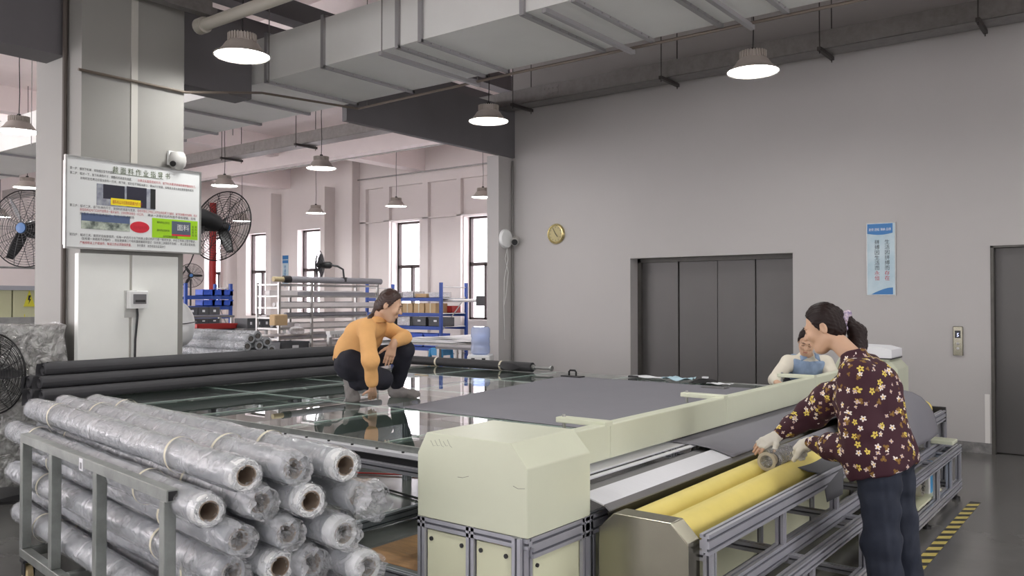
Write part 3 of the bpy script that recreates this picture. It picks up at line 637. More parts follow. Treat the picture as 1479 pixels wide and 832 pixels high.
M_mask = mat('mask_blue', s2l(176, 204, 216), 0.8)
sheetlet('paper_sheet', 937, 546, 0.42, 0.16, -0.1, M_paper, 'white paper sheets at the far table edge in front of the lift doors', 'paper')
sheetlet('face_mask', 980, 551, 0.3, 0.15, 0.1, M_mask, 'crumpled pale blue mask between the papers and the black pouch', 'mask', wob=0.02)
sheetlet('paper_sheet', 1040, 556, 0.22, 0.12, 0.0, M_paper, 'small white paper just left of the woman in the denim vest', 'paper')
tag(MB().bbox((0, 0, 0), (0.22, 0.12, 0.01), 0.003).build('clipboard', M_platedk), 'thin grey plate at the far table edge', 'clipboard').location = tuple(at(1012, 560, 'z', ZT+0.004))
q = at(1018, 553, 'z', ZT+0.01); pc = thing('black_pouch', (q.x, q.y+0.03, ZT+0.006), 'black soft pouch with white tags at the far table edge', 'pouch')
b = MB(); b.grid(lambda u, v: ((u-0.5)*0.3, (v-0.5)*0.14, 0.045*max(0, math.sin(math.pi*u))**0.7*max(0, math.sin(math.pi*v))**0.6), 16, 8); b.build('pouch_body', M_black, pc, True)
MB().box((-0.03, -0.03, 0.045), (0.02, 0.01, 0.06)).build('pouch_tag', M_paper, pc)
q = at(920, 546, 'z', ZT+0.006); tag(MB().bbox((-0.05, -0.02, 0), (0.05, 0.02, 0.02), 0.003).build('marker_box', M_black), 'tiny black box at the left end of the white papers', 'box').location = (q.x-0.06, q.y+0.03, ZT+0.005)

# ================================================================== LONG CHARCOAL ROLLS AT THE LEFT TABLE END
rolls = [(50, 575, 487, 541, 'bottom front charcoal roll of the pile at the left table end'), (62, 556, 480, 531, 'second charcoal roll up from the front of the left pile'),
 (68, 541, 481, 520.5, 'upper charcoal roll of the left pile, short one'), (66, 526.5, 500, 512.5, 'topmost and rearmost charcoal roll of the left pile'),
 (74, 520, 520, 508, 'charcoal roll at the back of the left pile against the pillar')]
spots = [(-6.72, 0.055, 0.04), (-6.835, 0.055, 0.0), (-6.78, 0.15, 0.05), (-6.90, 0.15, 0.02), (-6.95, 0.055, 0.10), (-6.84, 0.245, 0.1), (-6.95, 0.245, 0.18)]
labs = ['front lowest charcoal fabric roll of the pile at the left table end', 'lower charcoal fabric roll just behind the front one of the left pile', 'charcoal fabric roll lying on the two front rolls of the left pile',
 'charcoal fabric roll in the middle layer toward the pillar', 'lowest charcoal fabric roll at the back of the left pile beside the pillar', 'top charcoal fabric roll of the left pile nearest the camera', 'topmost charcoal fabric roll of the left pile right beside the pillar']
r0 = None
for i, ((x, dz, dy), lab) in enumerate(zip(spots, labs)):
    if r0 is None:
        r0 = thing('fabric_roll', (0, 0, 0), lab, 'fabric roll', 'charcoal rolls on the left table end')
        b = MB(); prof = []
        def rl(u, v):
            a = 2*math.pi*u; r = 0.048+0.0015*math.sin(3*a+v*4)+0.001*math.sin(v*40); return (r*math.cos(a), v*3.0, r*math.sin(a))
        b.grid(rl, 20, 30); b.build('roll_body', M_rollfab, r0, True)
        RX2 = Matrix.Rotation(math.radians(-90), 4, 'X')
        MB().lathe([(0.049, 0.0), (0.046, -0.004), (0.038, 0.004), (0.03, -0.006), (0.024, 0.003), (0.022, 0.05)], 20, RX2).build('roll_end', M_rollfab, r0, True)
        b = MB().lathe([(0.049, 3.0), (0.046, 3.004), (0.024, 2.998), (0.022, 2.95)], 20, RX2); b.build('roll_end', M_rollfab, r0, True)
        b = MB(); b.grid(lambda u, v: (0.052*math.cos(2.2+1.5*u)+0.01*v, 0.05-0.09*v, 0.052*math.sin(2.2+1.5*u)-0.06*v*u), 6, 4); b.build('loose_flap', M_rollfab, r0, True)
        kids_map[r0.name] = kids(r0); o = r0
    else: o = copy_tree(r0); o['label'] = lab
    o.location = (x, 2.78+dy, ZT+dz); o.rotation_euler = (0, 0, math.radians(random.uniform(-0.6, 0.6)))
b = MB(); b.grid(lambda u, v: (0.11*math.cos(math.pi*u), 0.5*(v-0.5), 0.028*math.sin(math.pi*u)*math.sin(math.pi*v)), 10, 8)
q = at(210, 560, 'z', ZT+0.002); o = tag(b.build('cloth_scrap', M_rollfab, smooth=True), 'small charcoal cloth scrap on the glass in front of the roll pile', 'cloth'); o.location = (q.x, q.y, ZT+0.001)
# thin black roll with its steel spindle on the far side of the glass
ry = at(600, 519, 'z', ZT+0.05); re_ = at(770, 533, 'z', ZT+0.05); rs = at(797, 535, 'z', ZT+0.05)
yy = 7.25; xa, xb = at(588, 520, 'y', yy)[0], at(769, 533, 'y', yy)[0]; xc = at(797, 535, 'y', yy)[0]
kr = thing('black_fabric_roll', ((xa+xb)/2, yy, ZT+0.055), 'long black fabric roll with a protruding steel spindle on the far table edge', 'fabric roll')
MB().tube([(xa-0.6, yy, ZT+0.055), (xb, yy, ZT+0.055)], 0.052, 20).build('roll_body', mat('black_cloth', s2l(44, 44, 46), 0.6), kr, True, True)
MB().tube([(xb, yy, ZT+0.055), (xb+0.03, yy, ZT+0.055)], 0.03, 16).tube([(xb+0.03, yy, ZT+0.055), (xc, yy, ZT+0.055)], 0.016, 12).tube([(xc-0.01, yy, ZT+0.055), (xc+0.005, yy, ZT+0.055)], 0.03, 12).build('spindle', M_galv, kr, True, True)
for px in (632, 725):
    x = at(px, 525, 'y', yy)[0]; MB().tube([(x-0.012, yy, ZT+0.055), (x+0.012, yy, ZT+0.055)], 0.0535, 20).build('tie_band', M_tape, kr, True, True)
x = at(740, 530, 'y', yy)[0]; b = MB(); b.grid(lambda u, v: (x+0.16*(u-0.5)*2, yy-0.056-0.008*math.sin(math.pi*u), ZT+0.055+0.04*(v-0.5)*2*math.sin(math.pi*u)), 10, 4); b.build('handle_patch', M_black, kr, True, True)

# ================================================================== CUTTING MACHINE
mc = thing('cutting_machine', (-2.1, 5.4, 0), 'long cream cutting machine with two housings joined by a cream beam over a plate bed', 'machine')
HX0, HX1, HY0, HY1, HB, HM, HT = -2.43, -1.86, 2.5, 2.94, 0.705, 0.967, 1.056
def housing(y0, y1, name):
    pb = [(HX0, y0, HB), (HX1, y0, HB), (HX1, y1, HB), (HX0, y1, HB)]; pm_ = [(HX0, y0, HM), (HX1, y0, HM), (HX1, y1, HM), (HX0, y1, HM)]
    c = 0.08; cy = 0.11
    pt = [(HX0+0.05, y0, HT), (HX1-c, y0, HT), (HX1-0.085, y1-0.0, HT), (HX0+0.05, y1, HT)]
    # ends flat, long edges chamfered
    vs = pb+pm_+pt
    fs = [(0, 1, 5, 4), (4, 5, 9, 8), (1, 2, 6, 5), (5, 6, 10, 9), (2, 3, 7, 6), (6, 7, 11, 10), (3, 0, 4, 7), (7, 4, 8, 11), (8, 9, 10, 11), (3, 2, 1, 0)]
    o = MB().add(vs, fs).build(name, M_cream, mc, world=True)
    bv = o.modifiers.new('bevel', 'BEVEL'); bv.width = 0.004; bv.segments = 2; return o
h1 = housing(HY0, HY1, 'end_housing')
h2 = housing(8.2, 8.62, 'end_housing')
sc_ = MB()      # scratches on the near housing
def scratch(pts, r=0.0012):
    sc_.tube([at(px, py, 'y', HY0-0.0004) for px, py in pts], r, 4)
scratch([(661, 689), (668, 690), (677, 688)]); scratch([(741, 702), (748, 706), (758, 706)])
for k in range(5): scratch([(622+k*6, 636+random.uniform(-2, 2)), (626+k*6, 644), (629+k*6, 646+random.uniform(-3, 3))], 0.0006)
sc_.build('scratch_marks', mat('scratch_grey', s2l(120, 120, 104), 0.6), mc, world=True)
# cream beam in lengths with bridge brackets
BX, BB, BT = -2.14, 0.815, 0.985
js = [HY1, at(882, 606, 'x', BX)[1], at(1050, 571, 'x', BX)[1], 6.75, 8.2]
for k, (a, b_) in enumerate(zip(js[:-1], js[1:])):
    o = MB().box((BX-0.075, a+0.001, BB), (BX, b_-0.001, BT)).build('beam_length', M_cream, mc, world=True)
    bv = o.modifiers.new('bevel', 'BEVEL'); bv.width = 0.006; bv.segments = 2
for y in js[1:-1]:
    q = MB().box((BX-0.30, y-0.05, BT-0.012), (BX+0.002, y+0.02, BT+0.016)); o = q.build('bridge_bracket', M_cream, mc, world=True)
    bv = o.modifiers.new('bevel', 'BEVEL'); bv.width = 0.004
    MB().tube([(BX-0.27, y-0.015, BT-0.05), (BX-0.27, y-0.015, BT+0.028)], 0.01, 8).build('bracket_bolt', M_galv, mc, world=True)
# plate bed: stepped strips
YB0, YB1 = HY0+0.45, 8.2
def strip(name, x0, z0, x1, z1, m, th=0.006):
    return MB().add([(x0, YB0, z0), (x1, YB0, z1), (x1, YB1, z1), (x0, YB1, z0), (x0, YB0, z0-th), (x1, YB0, z1-th), (x1, YB1, z1-th), (x0, YB1, z0-th)],
        [(0, 1, 2, 3), (7, 6, 5, 4), (0, 4, 5, 1), (1, 5, 6, 2), (2, 6, 7, 3), (3, 7, 4, 0)]).build(name, m, mc, world=True)
strip('bed_plate', -2.43, 0.800, -2.075, 0.798, M_plate); strip('bed_groove', -2.075, 0.786, -2.045, 0.786, M_platedk)
strip('bed_strip', -2.045, 0.797, -2.015, 0.797, M_plate); strip('bed_channel', -2.015, 0.772, -1.915, 0.768, M_platedk)
strip('bed_plate', -1.915, 0.785, -1.80, 0.757, M_plate); strip('bed_lip', -1.80, 0.757, -1.775, 0.738, M_platedk)
strip('bed_drop', -1.782, 0.735, -1.778, 0.45, M_black)
# frame and cream panels under the housings
M_panel = mat('cream_panel', s2l(214, 216, 186), 0.45)
for y0, y1 in ((HY0, HY1), (8.2, 8.62)):
    for x, y in ((HX0+0.02, y0+0.02), (-2.145, y0+0.02), (HX1-0.04, y0+0.02), (HX1-0.02, y1-0.02), (HX0+0.02, y1-0.02)):
        rail('frame_post', (x, y, 0.0), (x, y, HB), 0.04 if x < -1.95 else 0.08, 0.04, mc)
    rail('frame_rail', (HX0, y0+0.02, HB-0.022), (HX1, y0+0.02, HB-0.022), 0.04, 0.04, mc)
    rail('frame_rail', (HX0, y0+0.02, 0.08), (HX1, y0+0.02, 0.08), 0.04, 0.04, mc)
for x0, x1 in ((HX0+0.04, -2.165), (-2.125, HX1-0.08)):
    MB().bbox((x0+0.004, HY0+0.012, 0.11), (x1-0.004, HY0+0.02, HB-0.05), 0.003).build('access_panel', M_panel, mc, world=True)
    sc2 = MB()
    for sx in (x0+0.03, x1-0.03): sc2.tube([(sx, HY0+0.006, HB-0.085), (sx, HY0+0.013, HB-0.085)], 0.009, 10)
    sc2.build('panel_screws', M_dark, mc, world=True)
rail('frame_rail', (HX1-0.02, HY0+0.04, HB-0.042), (HX1-0.02, 8.2, HB-0.042), 0.04, 0.08, mc)
rail('frame_rail', (HX1-0.02, HY0+0.04, 0.06), (HX1-0.02, 8.2, 0.06), 0.04, 0.04, mc)
ys = [HY0+0.04, 2.96, 3.9, 4.85, 5.8, 6.75, 7.5, 8.2]
for a, b_ in zip(ys[:-1], ys[1:]):
    MB().bbox((HX1-0.035, a+0.025, 0.09), (HX1-0.02, b_-0.025, HB-0.09), 0.003).build('side_panel', M_panel, mc, world=True)
    if b_ < 8: rail('frame_post', (HX1-0.02, b_, 0.08), (HX1-0.02, b_, HB-0.085), 0.04, 0.04, mc)
MB().tube([(HX1-0.0195, HY0+0.085, HB-0.12), (HX1-0.012, HY0+0.085, HB-0.12)], 0.008, 10).build('panel_screws', M_dark, mc, world=True)
# white drum shaped board on the far housing
wp = thing('white_board', (-2.1, 8.35, HT), 'white folded paper board lying on top of the far cream housing', 'board')
MB().prism([(-0.2, 0.0), (0.19, 0.0), (0.2, 0.02), (0.2, 0.09), (0.1, 0.115), (-0.1, 0.12), (-0.2, 0.10)], -0.2, 0.2, 'y').build('board_body', M_paper, wp)
MB().box((-0.21, -0.21, 0.0), (0.2, 0.21, 0.012)).build('board_tray', M_dark, wp)

# ------------------------------------------------ winding unit in front of the machine
wu = thing('winding_frame', (-1.5, 5.3, 0), 'aluminium profile winding frame carrying two yellow rollers along the front of the machine', 'machine frame')
EY = 2.93
poly = [(-1.815, 0.06), (-1.815, 0.666), (-1.744, 0.735), (-1.487, 0.735), (-1.414, 0.664), (-1.414, 0.06)]
ep = MB().prism(poly, EY, EY+0.105, 'y').build('end_cover', M_steel, wu, world=True)
bv = ep.modifiers.new('bevel', 'BEVEL'); bv.width = 0.004; bv.segments = 2
FX, FYN, FYE = -1.38, 3.0, 7.65
rail('top_rail', (FX, FYN, 0.655), (FX, FYE, 0.655), 0.04, 0.08, wu)
rail('middle_rail', (FX, FYN, 0.43), (FX, FYE, 0.43), 0.04, 0.08, wu)
rail('inner_rail', (-1.83, FYN, 0.62), (-1.72, FYE, 0.62), 0.04, 0.04, wu)
for k, y in enumerate((3.05, 3.83, 4.65, 5.45, 6.25, 7.0, 7.63)):
    rail('upright', (FX, y, 0.06 if k in (0, 6) else 0.47), (FX, y, 0.615), 0.04, 0.04, wu)
    rail('cross_bar', (FX-0.02, y, 0.60), (-1.80, y, 0.60), 0.04, 0.04, wu)
    rail('cross_bar', (FX-0.02, y, 0.43), (-1.82, y, 0.43), 0.04, 0.04, wu)
rail('upright', (-1.40, FYE+0.0, 0.30), (-1.40, FYE, 0.70), 0.08, 0.04, wu)
LX = -1.27
for z in (0.10, 0.39): rail('lower_rail', (LX, 3.0, z), (LX, FYE, z), 0.04, 0.08 if z < 0.2 else 0.06, wu)
for y in (3.03, 3.9, 4.8, 5.76, 6.74, 7.22, 7.6):
    rail('lower_post', (LX, y, 0.14), (LX, y, 0.36), 0.04, 0.04, wu)
    if y != 7.22: rail('cross_bar', (LX-0.02, y, 0.10), (-1.84, y, 0.10), 0.04, 0.04, wu)
    rail('cross_bar', (LX-0.02, y, 0.39), (FX, y, 0.39), 0.04, 0.04, wu)
for y in (3.3, 4.9, 6.4, 7.5):
    MB().tube([(LX, y, 0.0), (LX, y, 0.02)], 0.03, 12).tube([(LX, y, 0.02), (LX, y, 0.065)], 0.01, 8).build('levelling_foot', M_dark, wu, world=True)
for x, y0, nm in ((-1.525, EY+0.105, 'front_roller'), (-1.69, EY+0.105, 'back_roller')):
    MB().tube([(x, y0, 0.66), (x, 7.58, 0.695)], 0.072, 28).build(nm, M_yellow, wu, True, True)
    MB().tube([(x, 7.58, 0.66), (x, 7.66, 0.695)], 0.02, 12).build('roller_shaft', M_galv, wu, world=True)
MB().bbox((-1.74, 7.60, 0.60), (-1.36, 7.63, 0.72), 0.004).build('bearing_plate', M_dark, wu, world=True)
MB().bbox((-1.42, 7.2, 0.475), (-1.24, 7.4, 0.50), 0.004).build('shelf_plate', M_cream, wu, world=True)
mo = thing('drive_motor', (-1.5, 6.1, 0.17), 'round grey motor with a ribbed fan cover inside the lower frame', 'motor')
q = at(1333, 701, 'x', -1.33)
MB().bbox((-1.75, q.y-0.3, 0.14), (-1.3, q.y+0.5, 0.155), 0.003).build('motor_plate', M_panel, mo, world=True)
RY_ = Matrix.Translation(Vector((-1.552, q.y+0.0, q.z))-mo.location) @ Matrix.Rotation(math.radians(90), 4, 'Y')
MB().lathe([(0.0, 0.0), (0.07, 0.0), (0.085, 0.01), (0.085, 0.2), (0.078, 0.222), (0.0, 0.222)], 28, RY_).build('motor_body', mat('motor_grey', s2l(168, 164, 150), 0.4, 0.3), mo, True)
gr = MB()
for r in (0.02, 0.038, 0.056):
    for k in range(10):
        a = 2*math.pi*k/10; M = RY_ @ Matrix.Rotation(a, 4, 'Z'); gr.box((r-0.006, -0.004, 0.2225), (r+0.006, 0.004, 0.2245), M)
gr.build('vent_slots', M_black, mo)
MB().box((-1.6, q.y-0.03, 0.155), (-1.45, q.y+0.03, q.z-0.06)).build('motor_foot', M_dark, mo, world=True)
ib = thing('blue_inverter_box', (-1.46, q.y+0.42, 0.155), 'bright blue and white inverter box beside the motor', 'box')
MB().bbox((-0.12, -0.15, 0.0), (0.13, 0.1, 0.2), 0.006).build('box_body', M_bluelt, ib)
MB().bbox((-0.10, -0.19, 0.0), (0.128, -0.15, 0.21), 0.006).build('box_front', M_white, ib)

# gray fabric over the bed, and draped over the rollers
def drape(name, prof, y0f, y1f, nv, m, lab, wob=0.0):
    b = MB(); n = len(prof)-1
    def fn(u, v):
        i = min(int(u*n), n-1); t = u*n-i; x = prof[i][0]+(prof[i+1][0]-prof[i][0])*t; z = prof[i][1]+(prof[i+1][1]-prof[i][1])*t
        a, c = y0f(u), y1f(u); y = a+(c-a)*v
        w_ = wob*u*math.sin(y*9+u*3)
        return (x+w_, y, z+w_*0.3)
    b.grid(fn, n*2, nv); o = b.build(name, m, smooth=True); s = o.modifiers.new('thick', 'SOLIDIFY'); s.thickness = 0.0015; s.offset = 0
    return tag(o, lab, 'fabric')
flat_prof = [(-2.3, 0.826), (-2.2, 0.812), (-2.10, 0.8015), (-2.0, 0.8005), (-1.92, 0.792), (-1.85, 0.776), (-1.79, 0.76)]
drape('fabric_sheet', flat_prof, lambda u: fa.y-0.0, lambda u: 7.06, 30, M_fabric, 'grey fabric running out from under the cream beam over the plate bed')
roll_prof = [(-1.775, 0.762), (-1.70, 0.775), (-1.635, 0.79), (-1.56, 0.772), (-1.455, 0.792), (-1.395, 0.76), (-1.372, 0.71), (-1.352, 0.64), (-1.345, 0.58)]
drape('draped_cloth', [(-1.57, 0.728), (-1.525, 0.737), (-1.475, 0.722), (-1.43, 0.706), (-1.375, 0.702), (-1.352, 0.64), (-1.345, 0.55)], lambda u: 4.32+0.12*u, lambda u: 4.95-0.3*u, 14, M_darkfab, 'dark grey cloth end hanging over the front roller under the womans hands', 0.012)
# loose humped length beyond the woman
hump = [(-1.80, 0.77), (-1.76, 0.81), (-1.70, 0.86), (-1.63, 0.89), (-1.56, 0.895), (-1.50, 0.88), (-1.44, 0.845), (-1.39, 0.79), (-1.365, 0.74), (-1.345, 0.68), (-1.335, 0.61), (-1.33, 0.56)]
drape('draped_cloth', hump, lambda u: 5.35-0.2*u, lambda u: 6.95+0.25*u, 30, M_fabric, 'humped grey fabric length draped over the rollers behind the standing woman', 0.008)
# plastic wrapped tube on the rollers
tz, tx = 0.757, -1.607
pt = thing('wound_tube', (tx, 4.6, tz), 'short plastic wrapped roll end with a hollow core between the yellow rollers', 'fabric roll')
MB().tube([(tx, 4.36, tz), (tx, 7.1, tz)], 0.05, 20).build('roll_body', M_fabric, pt, True, True)
MB().lathe([(0.034, 0.0), (0.036, -0.02), (0.052, -0.022), (0.055, 0.0), (0.054, 0.03), (0.053, 0.2)], 24, Matrix.Translation((0, 4.36-4.6, 0)) @ Matrix.Rotation(math.radians(-90), 4, 'X')).build('plastic_sleeve', M_bagfilm, pt, True)
MB().lathe([(0.05, 0.0), (0.034, -0.002), (0.032, 0.08)], 24, Matrix.Translation((0, 4.255-4.6, 0)) @ Matrix.Rotation(math.radians(-90), 4, 'X')).build('core_tube', mat('pale_core', s2l(186, 178, 160), 0.6), pt, True)
b = MB(); b.grid(lambda u, v: (0.033*math.cos(6.28*u)*v, -0.345+0.02*random.random(), 0.033*math.sin(6.28*u)*v), 16, 4); b.build('crumpled_plug', M_bagfilm, pt, True)

# hazard tape on the floor
tp = thing('hazard_tape', (-1.1, 5.5, 0), 'yellow and black striped tape line on the floor right of the machine', 'floor tape')
ty0, ty1 = 1.5, 7.47; tw = 0.075; tx0 = -1.165
MB().box((tx0, ty0, 0.0), (tx0+tw, ty1, 0.0018)).build('tape_base', mat('tape_black', s2l(52, 50, 48), 0.5), tp, world=True)
m_ty = mat('tape_yellow', s2l(214, 196, 108), 0.45, var=0.08, vscale=20)
st = None; y = ty0+0.02
while y < ty1-0.14:
    if st is None:
        st = MB().add([(0, 0, 0.0019), (tw, 0.058, 0.0019), (tw, 0.138, 0.0019), (0, 0.08, 0.0019), (0, 0, 0.0024), (tw, 0.058, 0.0024), (tw, 0.138, 0.0024), (0, 0.08, 0.0024)], [(0, 1, 2, 3), (7, 6, 5, 4), (0, 4, 5, 1), (1, 5, 6, 2), (2, 6, 7, 3), (3, 7, 4, 0)]).build('stripe', m_ty, tp)
        o = st
    else: o = st.copy(); C.objects.link(o); o.parent = tp
    o.location = (tx0+1.1, y-5.5, 0); y += 0.16

# ================================================================== ROLL TROLLEY
TL = Vector((-5.104, 2.06, 0)); TA = math.radians(-7.2)
tr = thing('roll_trolley', tuple(TL), 'galvanised steel trolley with upright side posts loaded with plastic wrapped rolls', 'trolley', rz=TA)
def tbox(name, a, b, m=M_trolley):
    o = MB().box(a, b).build(name, m, tr); bv = o.modifiers.new('bevel', 'BEVEL'); bv.width = 0.003; return o
S = 0.05; LEN = 1.95; WID = 0.68
tbox('top_rail', (-S/2, -S/2, 0.79), (LEN+S, S/2, 0.84))
MB().box((LEN+S+0.0005, -S/2+0.006, 0.796), (LEN+S+0.001, S/2-0.006, 0.834)).build('tube_mouth', M_black, tr)
tbox('bottom_rail', (-S/2, -S/2, 0.14), (LEN+S, S/2, 0.19))
for x in (0, 0.52, 1.18, LEN): tbox('side_post', (x-S/2, -S/2, 0.19), (x+S/2, S/2, 0.79))
tbox('top_rail', (-S/2, WID-S/2, 0.79), (LEN+S, WID+S/2, 0.84)); tbox('bottom_rail', (-S/2, WID-S/2, 0.14), (LEN+S, WID+S/2, 0.19))
for x in (0, LEN): tbox('side_post', (x-S/2, WID-S/2, 0.19), (x+S/2, WID+S/2, 0.79))
for x in (0, 0.65, 1.3, LEN): tbox('base_bar', (x-S/2, S/2, 0.14), (x+S/2, WID-S/2, 0.19))
M_wheel = mat('cream_wheel', s2l(206, 186, 142), 0.45)
for x, y in ((0.06, 0.0), (LEN-0.06, 0.0), (0.06, WID), (LEN-0.06, WID)):
    cs = MB().box((x-0.035, y-0.035, 0.125), (x+0.035, y+0.035, 0.14)).box((x-0.03, y-0.027, 0.05), (x+0.03, y-0.022, 0.125)).box((x-0.03, y+0.022, 0.05), (x+0.03, y+0.027, 0.125))
    c = cs.build('caster', M_dark, tr)
    MB().lathe([(0.0, -0.02), (0.045, -0.02), (0.055, -0.014), (0.055, 0.014), (0.045, 0.02), (0.0, 0.02)], 24, Matrix.Translation((x-0.01, y, 0.056)) @ RXm).build('wheel', M_wheel, c, True)
MB().box((1.0-0.025, -S/2-0.002, 0.775), (1.0+0.025, -S/2, 0.835)).build('paper_tag', M_paper, tr)
MB().box((1.0-0.012, -S/2-0.003, 0.785), (1.0+0.012, -S/2-0.0019, 0.815)).build('tag_print', mat('print_grey', s2l(140, 140, 144), 0.6), tr)

def make_roll(seed, L=2.8, R=0.066, kind=0):
    rd = random.Random(seed)
    t = thing('wrapped_roll', (0, 0, 0), 'x', 'fabric roll', 'plastic wrapped rolls on the trolley')
    whitecap = seed in (2, 5)
    RYp = Matrix.Rotation(math.radians(90), 4, 'Y')
    # axis along +x
    MB().tube([(0, 0, 0), (L, 0, 0)], R*0.93, 24, cap=False).lathe([(R*0.93, 0), (R*0.55, -0.002)], 24, RYp).lathe([(R*0.93, L), (R*0.9, L+0.008), (R*0.62, L+0.006)], 24, RYp).build('roll_body', M_wrapfab, t, True)
    if whitecap: MB().lathe([(R*0.97, L-0.05), (R*0.99, L), (R*0.93, L+0.012), (R*0.62, L+0.01)], 24, RYp).build('white_edge', M_white, t, True)
    MB().lathe([(R*0.55, L-0.18), (R*0.55, L+0.012), (R*0.62, L+0.012), (R*0.62, L-0.02)], 24, RYp).build('cardboard_core', M_card, t, True)
    # film: crumpled shell, gathered ends
    nu, nv = 40, 70; ph = rd.uniform(0, 6); off = rd.uniform(0, 50)
    bag = kind
    ext = {0: 0.05, 1: 0.16, 2: 0.02}[bag]
    def shell(u, v):
        a = 2*math.pi*u; x = -0.10+(L+0.10+ext)*v
        nz = noise.noise(Vector((math.cos(a)*1.6+off, math.sin(a)*1.6, x*3)))*0.008+noise.noise(Vector((math.cos(a)*4+off, math.sin(a)*4, x*9)))*(0.003+0.006*max(0, (x-L+0.35)/0.35))
        sag = 0.006*max(0, -math.sin(a))**2*(0.5+0.5*math.sin(x*2.3+ph))
        r = R+0.004+nz+sag
        if x < 0: r *= 1-0.75*(-x/0.10)**1.3
        if x > L:
            tt = (x-L)/ext
            r *= {0: 1-0.30*tt**1.5, 1: 1.0+0.25*math.sin(tt*2.4)-0.35*tt, 2: 1-0.2*tt}[bag]
            r += 0.012*math.sin(a*5+ph)*tt
        return (x, r*math.cos(a), r*math.sin(a))
    b = MB(); b.grid(shell, nu, nv); b.build('plastic_wrap', M_film, t, True, fix=False)
    if bag != 1:
        def plug(u, v):
            a = 2*math.pi*u; r = R*(0.04+0.96*v if bag == 0 else 0.5+0.5*v); q = noise.noise(Vector((math.cos(a)*3+off, math.sin(a)*3, v*4)))
            return (L+ext*(0.2+0.8*v)+0.025*q-(0.03 if bag == 0 else 0)*(1-v), r*math.cos(a), r*math.sin(a))
        b = MB(); b.grid(plug, 30, 6); b.build('folded_end', M_bagfilm, t, True, fix=False)
    else:
        def plug(u, v):
            a = 2*math.pi*u; r = 0.01+R*1.0*v; q = noise.noise(Vector((r*40*math.cos(a)+off, r*40*math.sin(a), 1)))
            return (L+0.06+0.05*q+0.03*v, r*math.cos(a), r*math.sin(a))
        b = MB(); b.grid(plug, 26, 7); b.build('folded_end', M_bagfilm, t, True, fix=False)
    for x in (0.6+rd.uniform(-0.1, 0.1), L-0.52+rd.uniform(-0.1, 0.1)):
        b = MB(); b.grid(lambda u, v: (x+0.02*v+0.02*math.sin(6.28*u+ph), (R+0.0135)*math.cos(6.283*u), (R+0.0135)*math.sin(6.283*u)), 28, 1); b.build('tape_band', M_tape, t, True)
    return t
protos = [make_roll(1, kind=0), make_roll(2, kind=2), make_roll(3, kind=1), make_roll(4, kind=0), make_roll(5, kind=0)]
for p in protos: kids_map[p.name] = kids(p)
# layer, order from the camera side, n, z, end offset, proto
RL = [  # n, z, s_end, proto, label
 (0.115, 0.285, 2.30, 1, 'wrapped roll lowest in the trolley behind the side posts'), (0.265, 0.285, 2.35, 0, 'wrapped roll of the bottom layer, second from the side posts'),
 (0.415, 0.285, 2.42, 4, 'wrapped roll of the bottom layer, third from the side posts'), (0.565, 0.285, 2.55, 3, 'wrapped roll of the bottom layer farthest from the side posts'),
 (0.19, 0.415, 2.33, 3, 'wrapped roll of the second layer, nearest the side posts'), (0.34, 0.415, 2.4, 4, 'wrapped roll of the second layer in its middle'), (0.49, 0.415, 2.55, 0, 'wrapped roll of the second layer farthest back toward the plywood board'),
 (0.105, 0.53, 2.22, 0, 'wrapped roll of the third layer behind the side posts, pale folded end'), (0.255, 0.545, 2.33, 1, 'wrapped roll of the third layer, second from the posts, ringed end'), (0.405, 0.545, 2.38, 3, 'wrapped roll of the third layer with a dim crumpled end'), (0.555, 0.545, 2.58, 4, 'wrapped roll of the third layer whose end sits lowest at the right'),
 (0.18, 0.665, 2.26, 3, 'wrapped roll of the fourth layer just under the white capped front roll'), (0.33, 0.675, 2.34, 0, 'wrapped roll of the fourth layer with a crinkled end in the middle of the pile'), (0.48, 0.675, 2.5, 4, 'wrapped roll of the fourth layer with a darker end toward the table'),
 (0.105, 0.775, 2.17, 1, 'wrapped roll lying just behind the right side post under the trolley top rail'), (0.255, 0.80, 2.28, 3, 'wrapped roll of the fifth layer with a glittering crumpled end'), (0.405, 0.805, 2.42, 1, 'wrapped roll of the fifth layer showing a round brown hollow end'), (0.55, 0.80, 2.47, 2, 'wrapped roll at the far right with a large loose clear bag over its end'),
 (0.185, 0.915, 2.28, 1, 'top wrapped roll with a torn open end showing a brown core'), (0.335, 0.93, 2.36, 0, 'top wrapped roll in the middle with a closed crumpled end'), (0.48, 0.93, 2.45, 1, 'top wrapped roll nearest the glass table with an open loose end')]
used = set()
for n_, z_, s_, p_, lab in RL:
    src = protos[p_]
    if p_ in used: o = copy_tree(src)
    else: o = src; used.add(p_)
    o['label'] = lab
    loc = TL+Vector((math.cos(TA), math.sin(TA), 0))*(s_-2.8)+Vector((-math.sin(TA), math.cos(TA), 0))*n_
    o.location = (loc.x, loc.y, z_)
    Rm = Matrix.Rotation(TA+math.radians(random.uniform(-0.8, 0.8)), 4, 'Z') @ Matrix.Rotation(random.uniform(0, 6.28), 4, 'X')
    o.rotation_euler = Rm.to_euler()
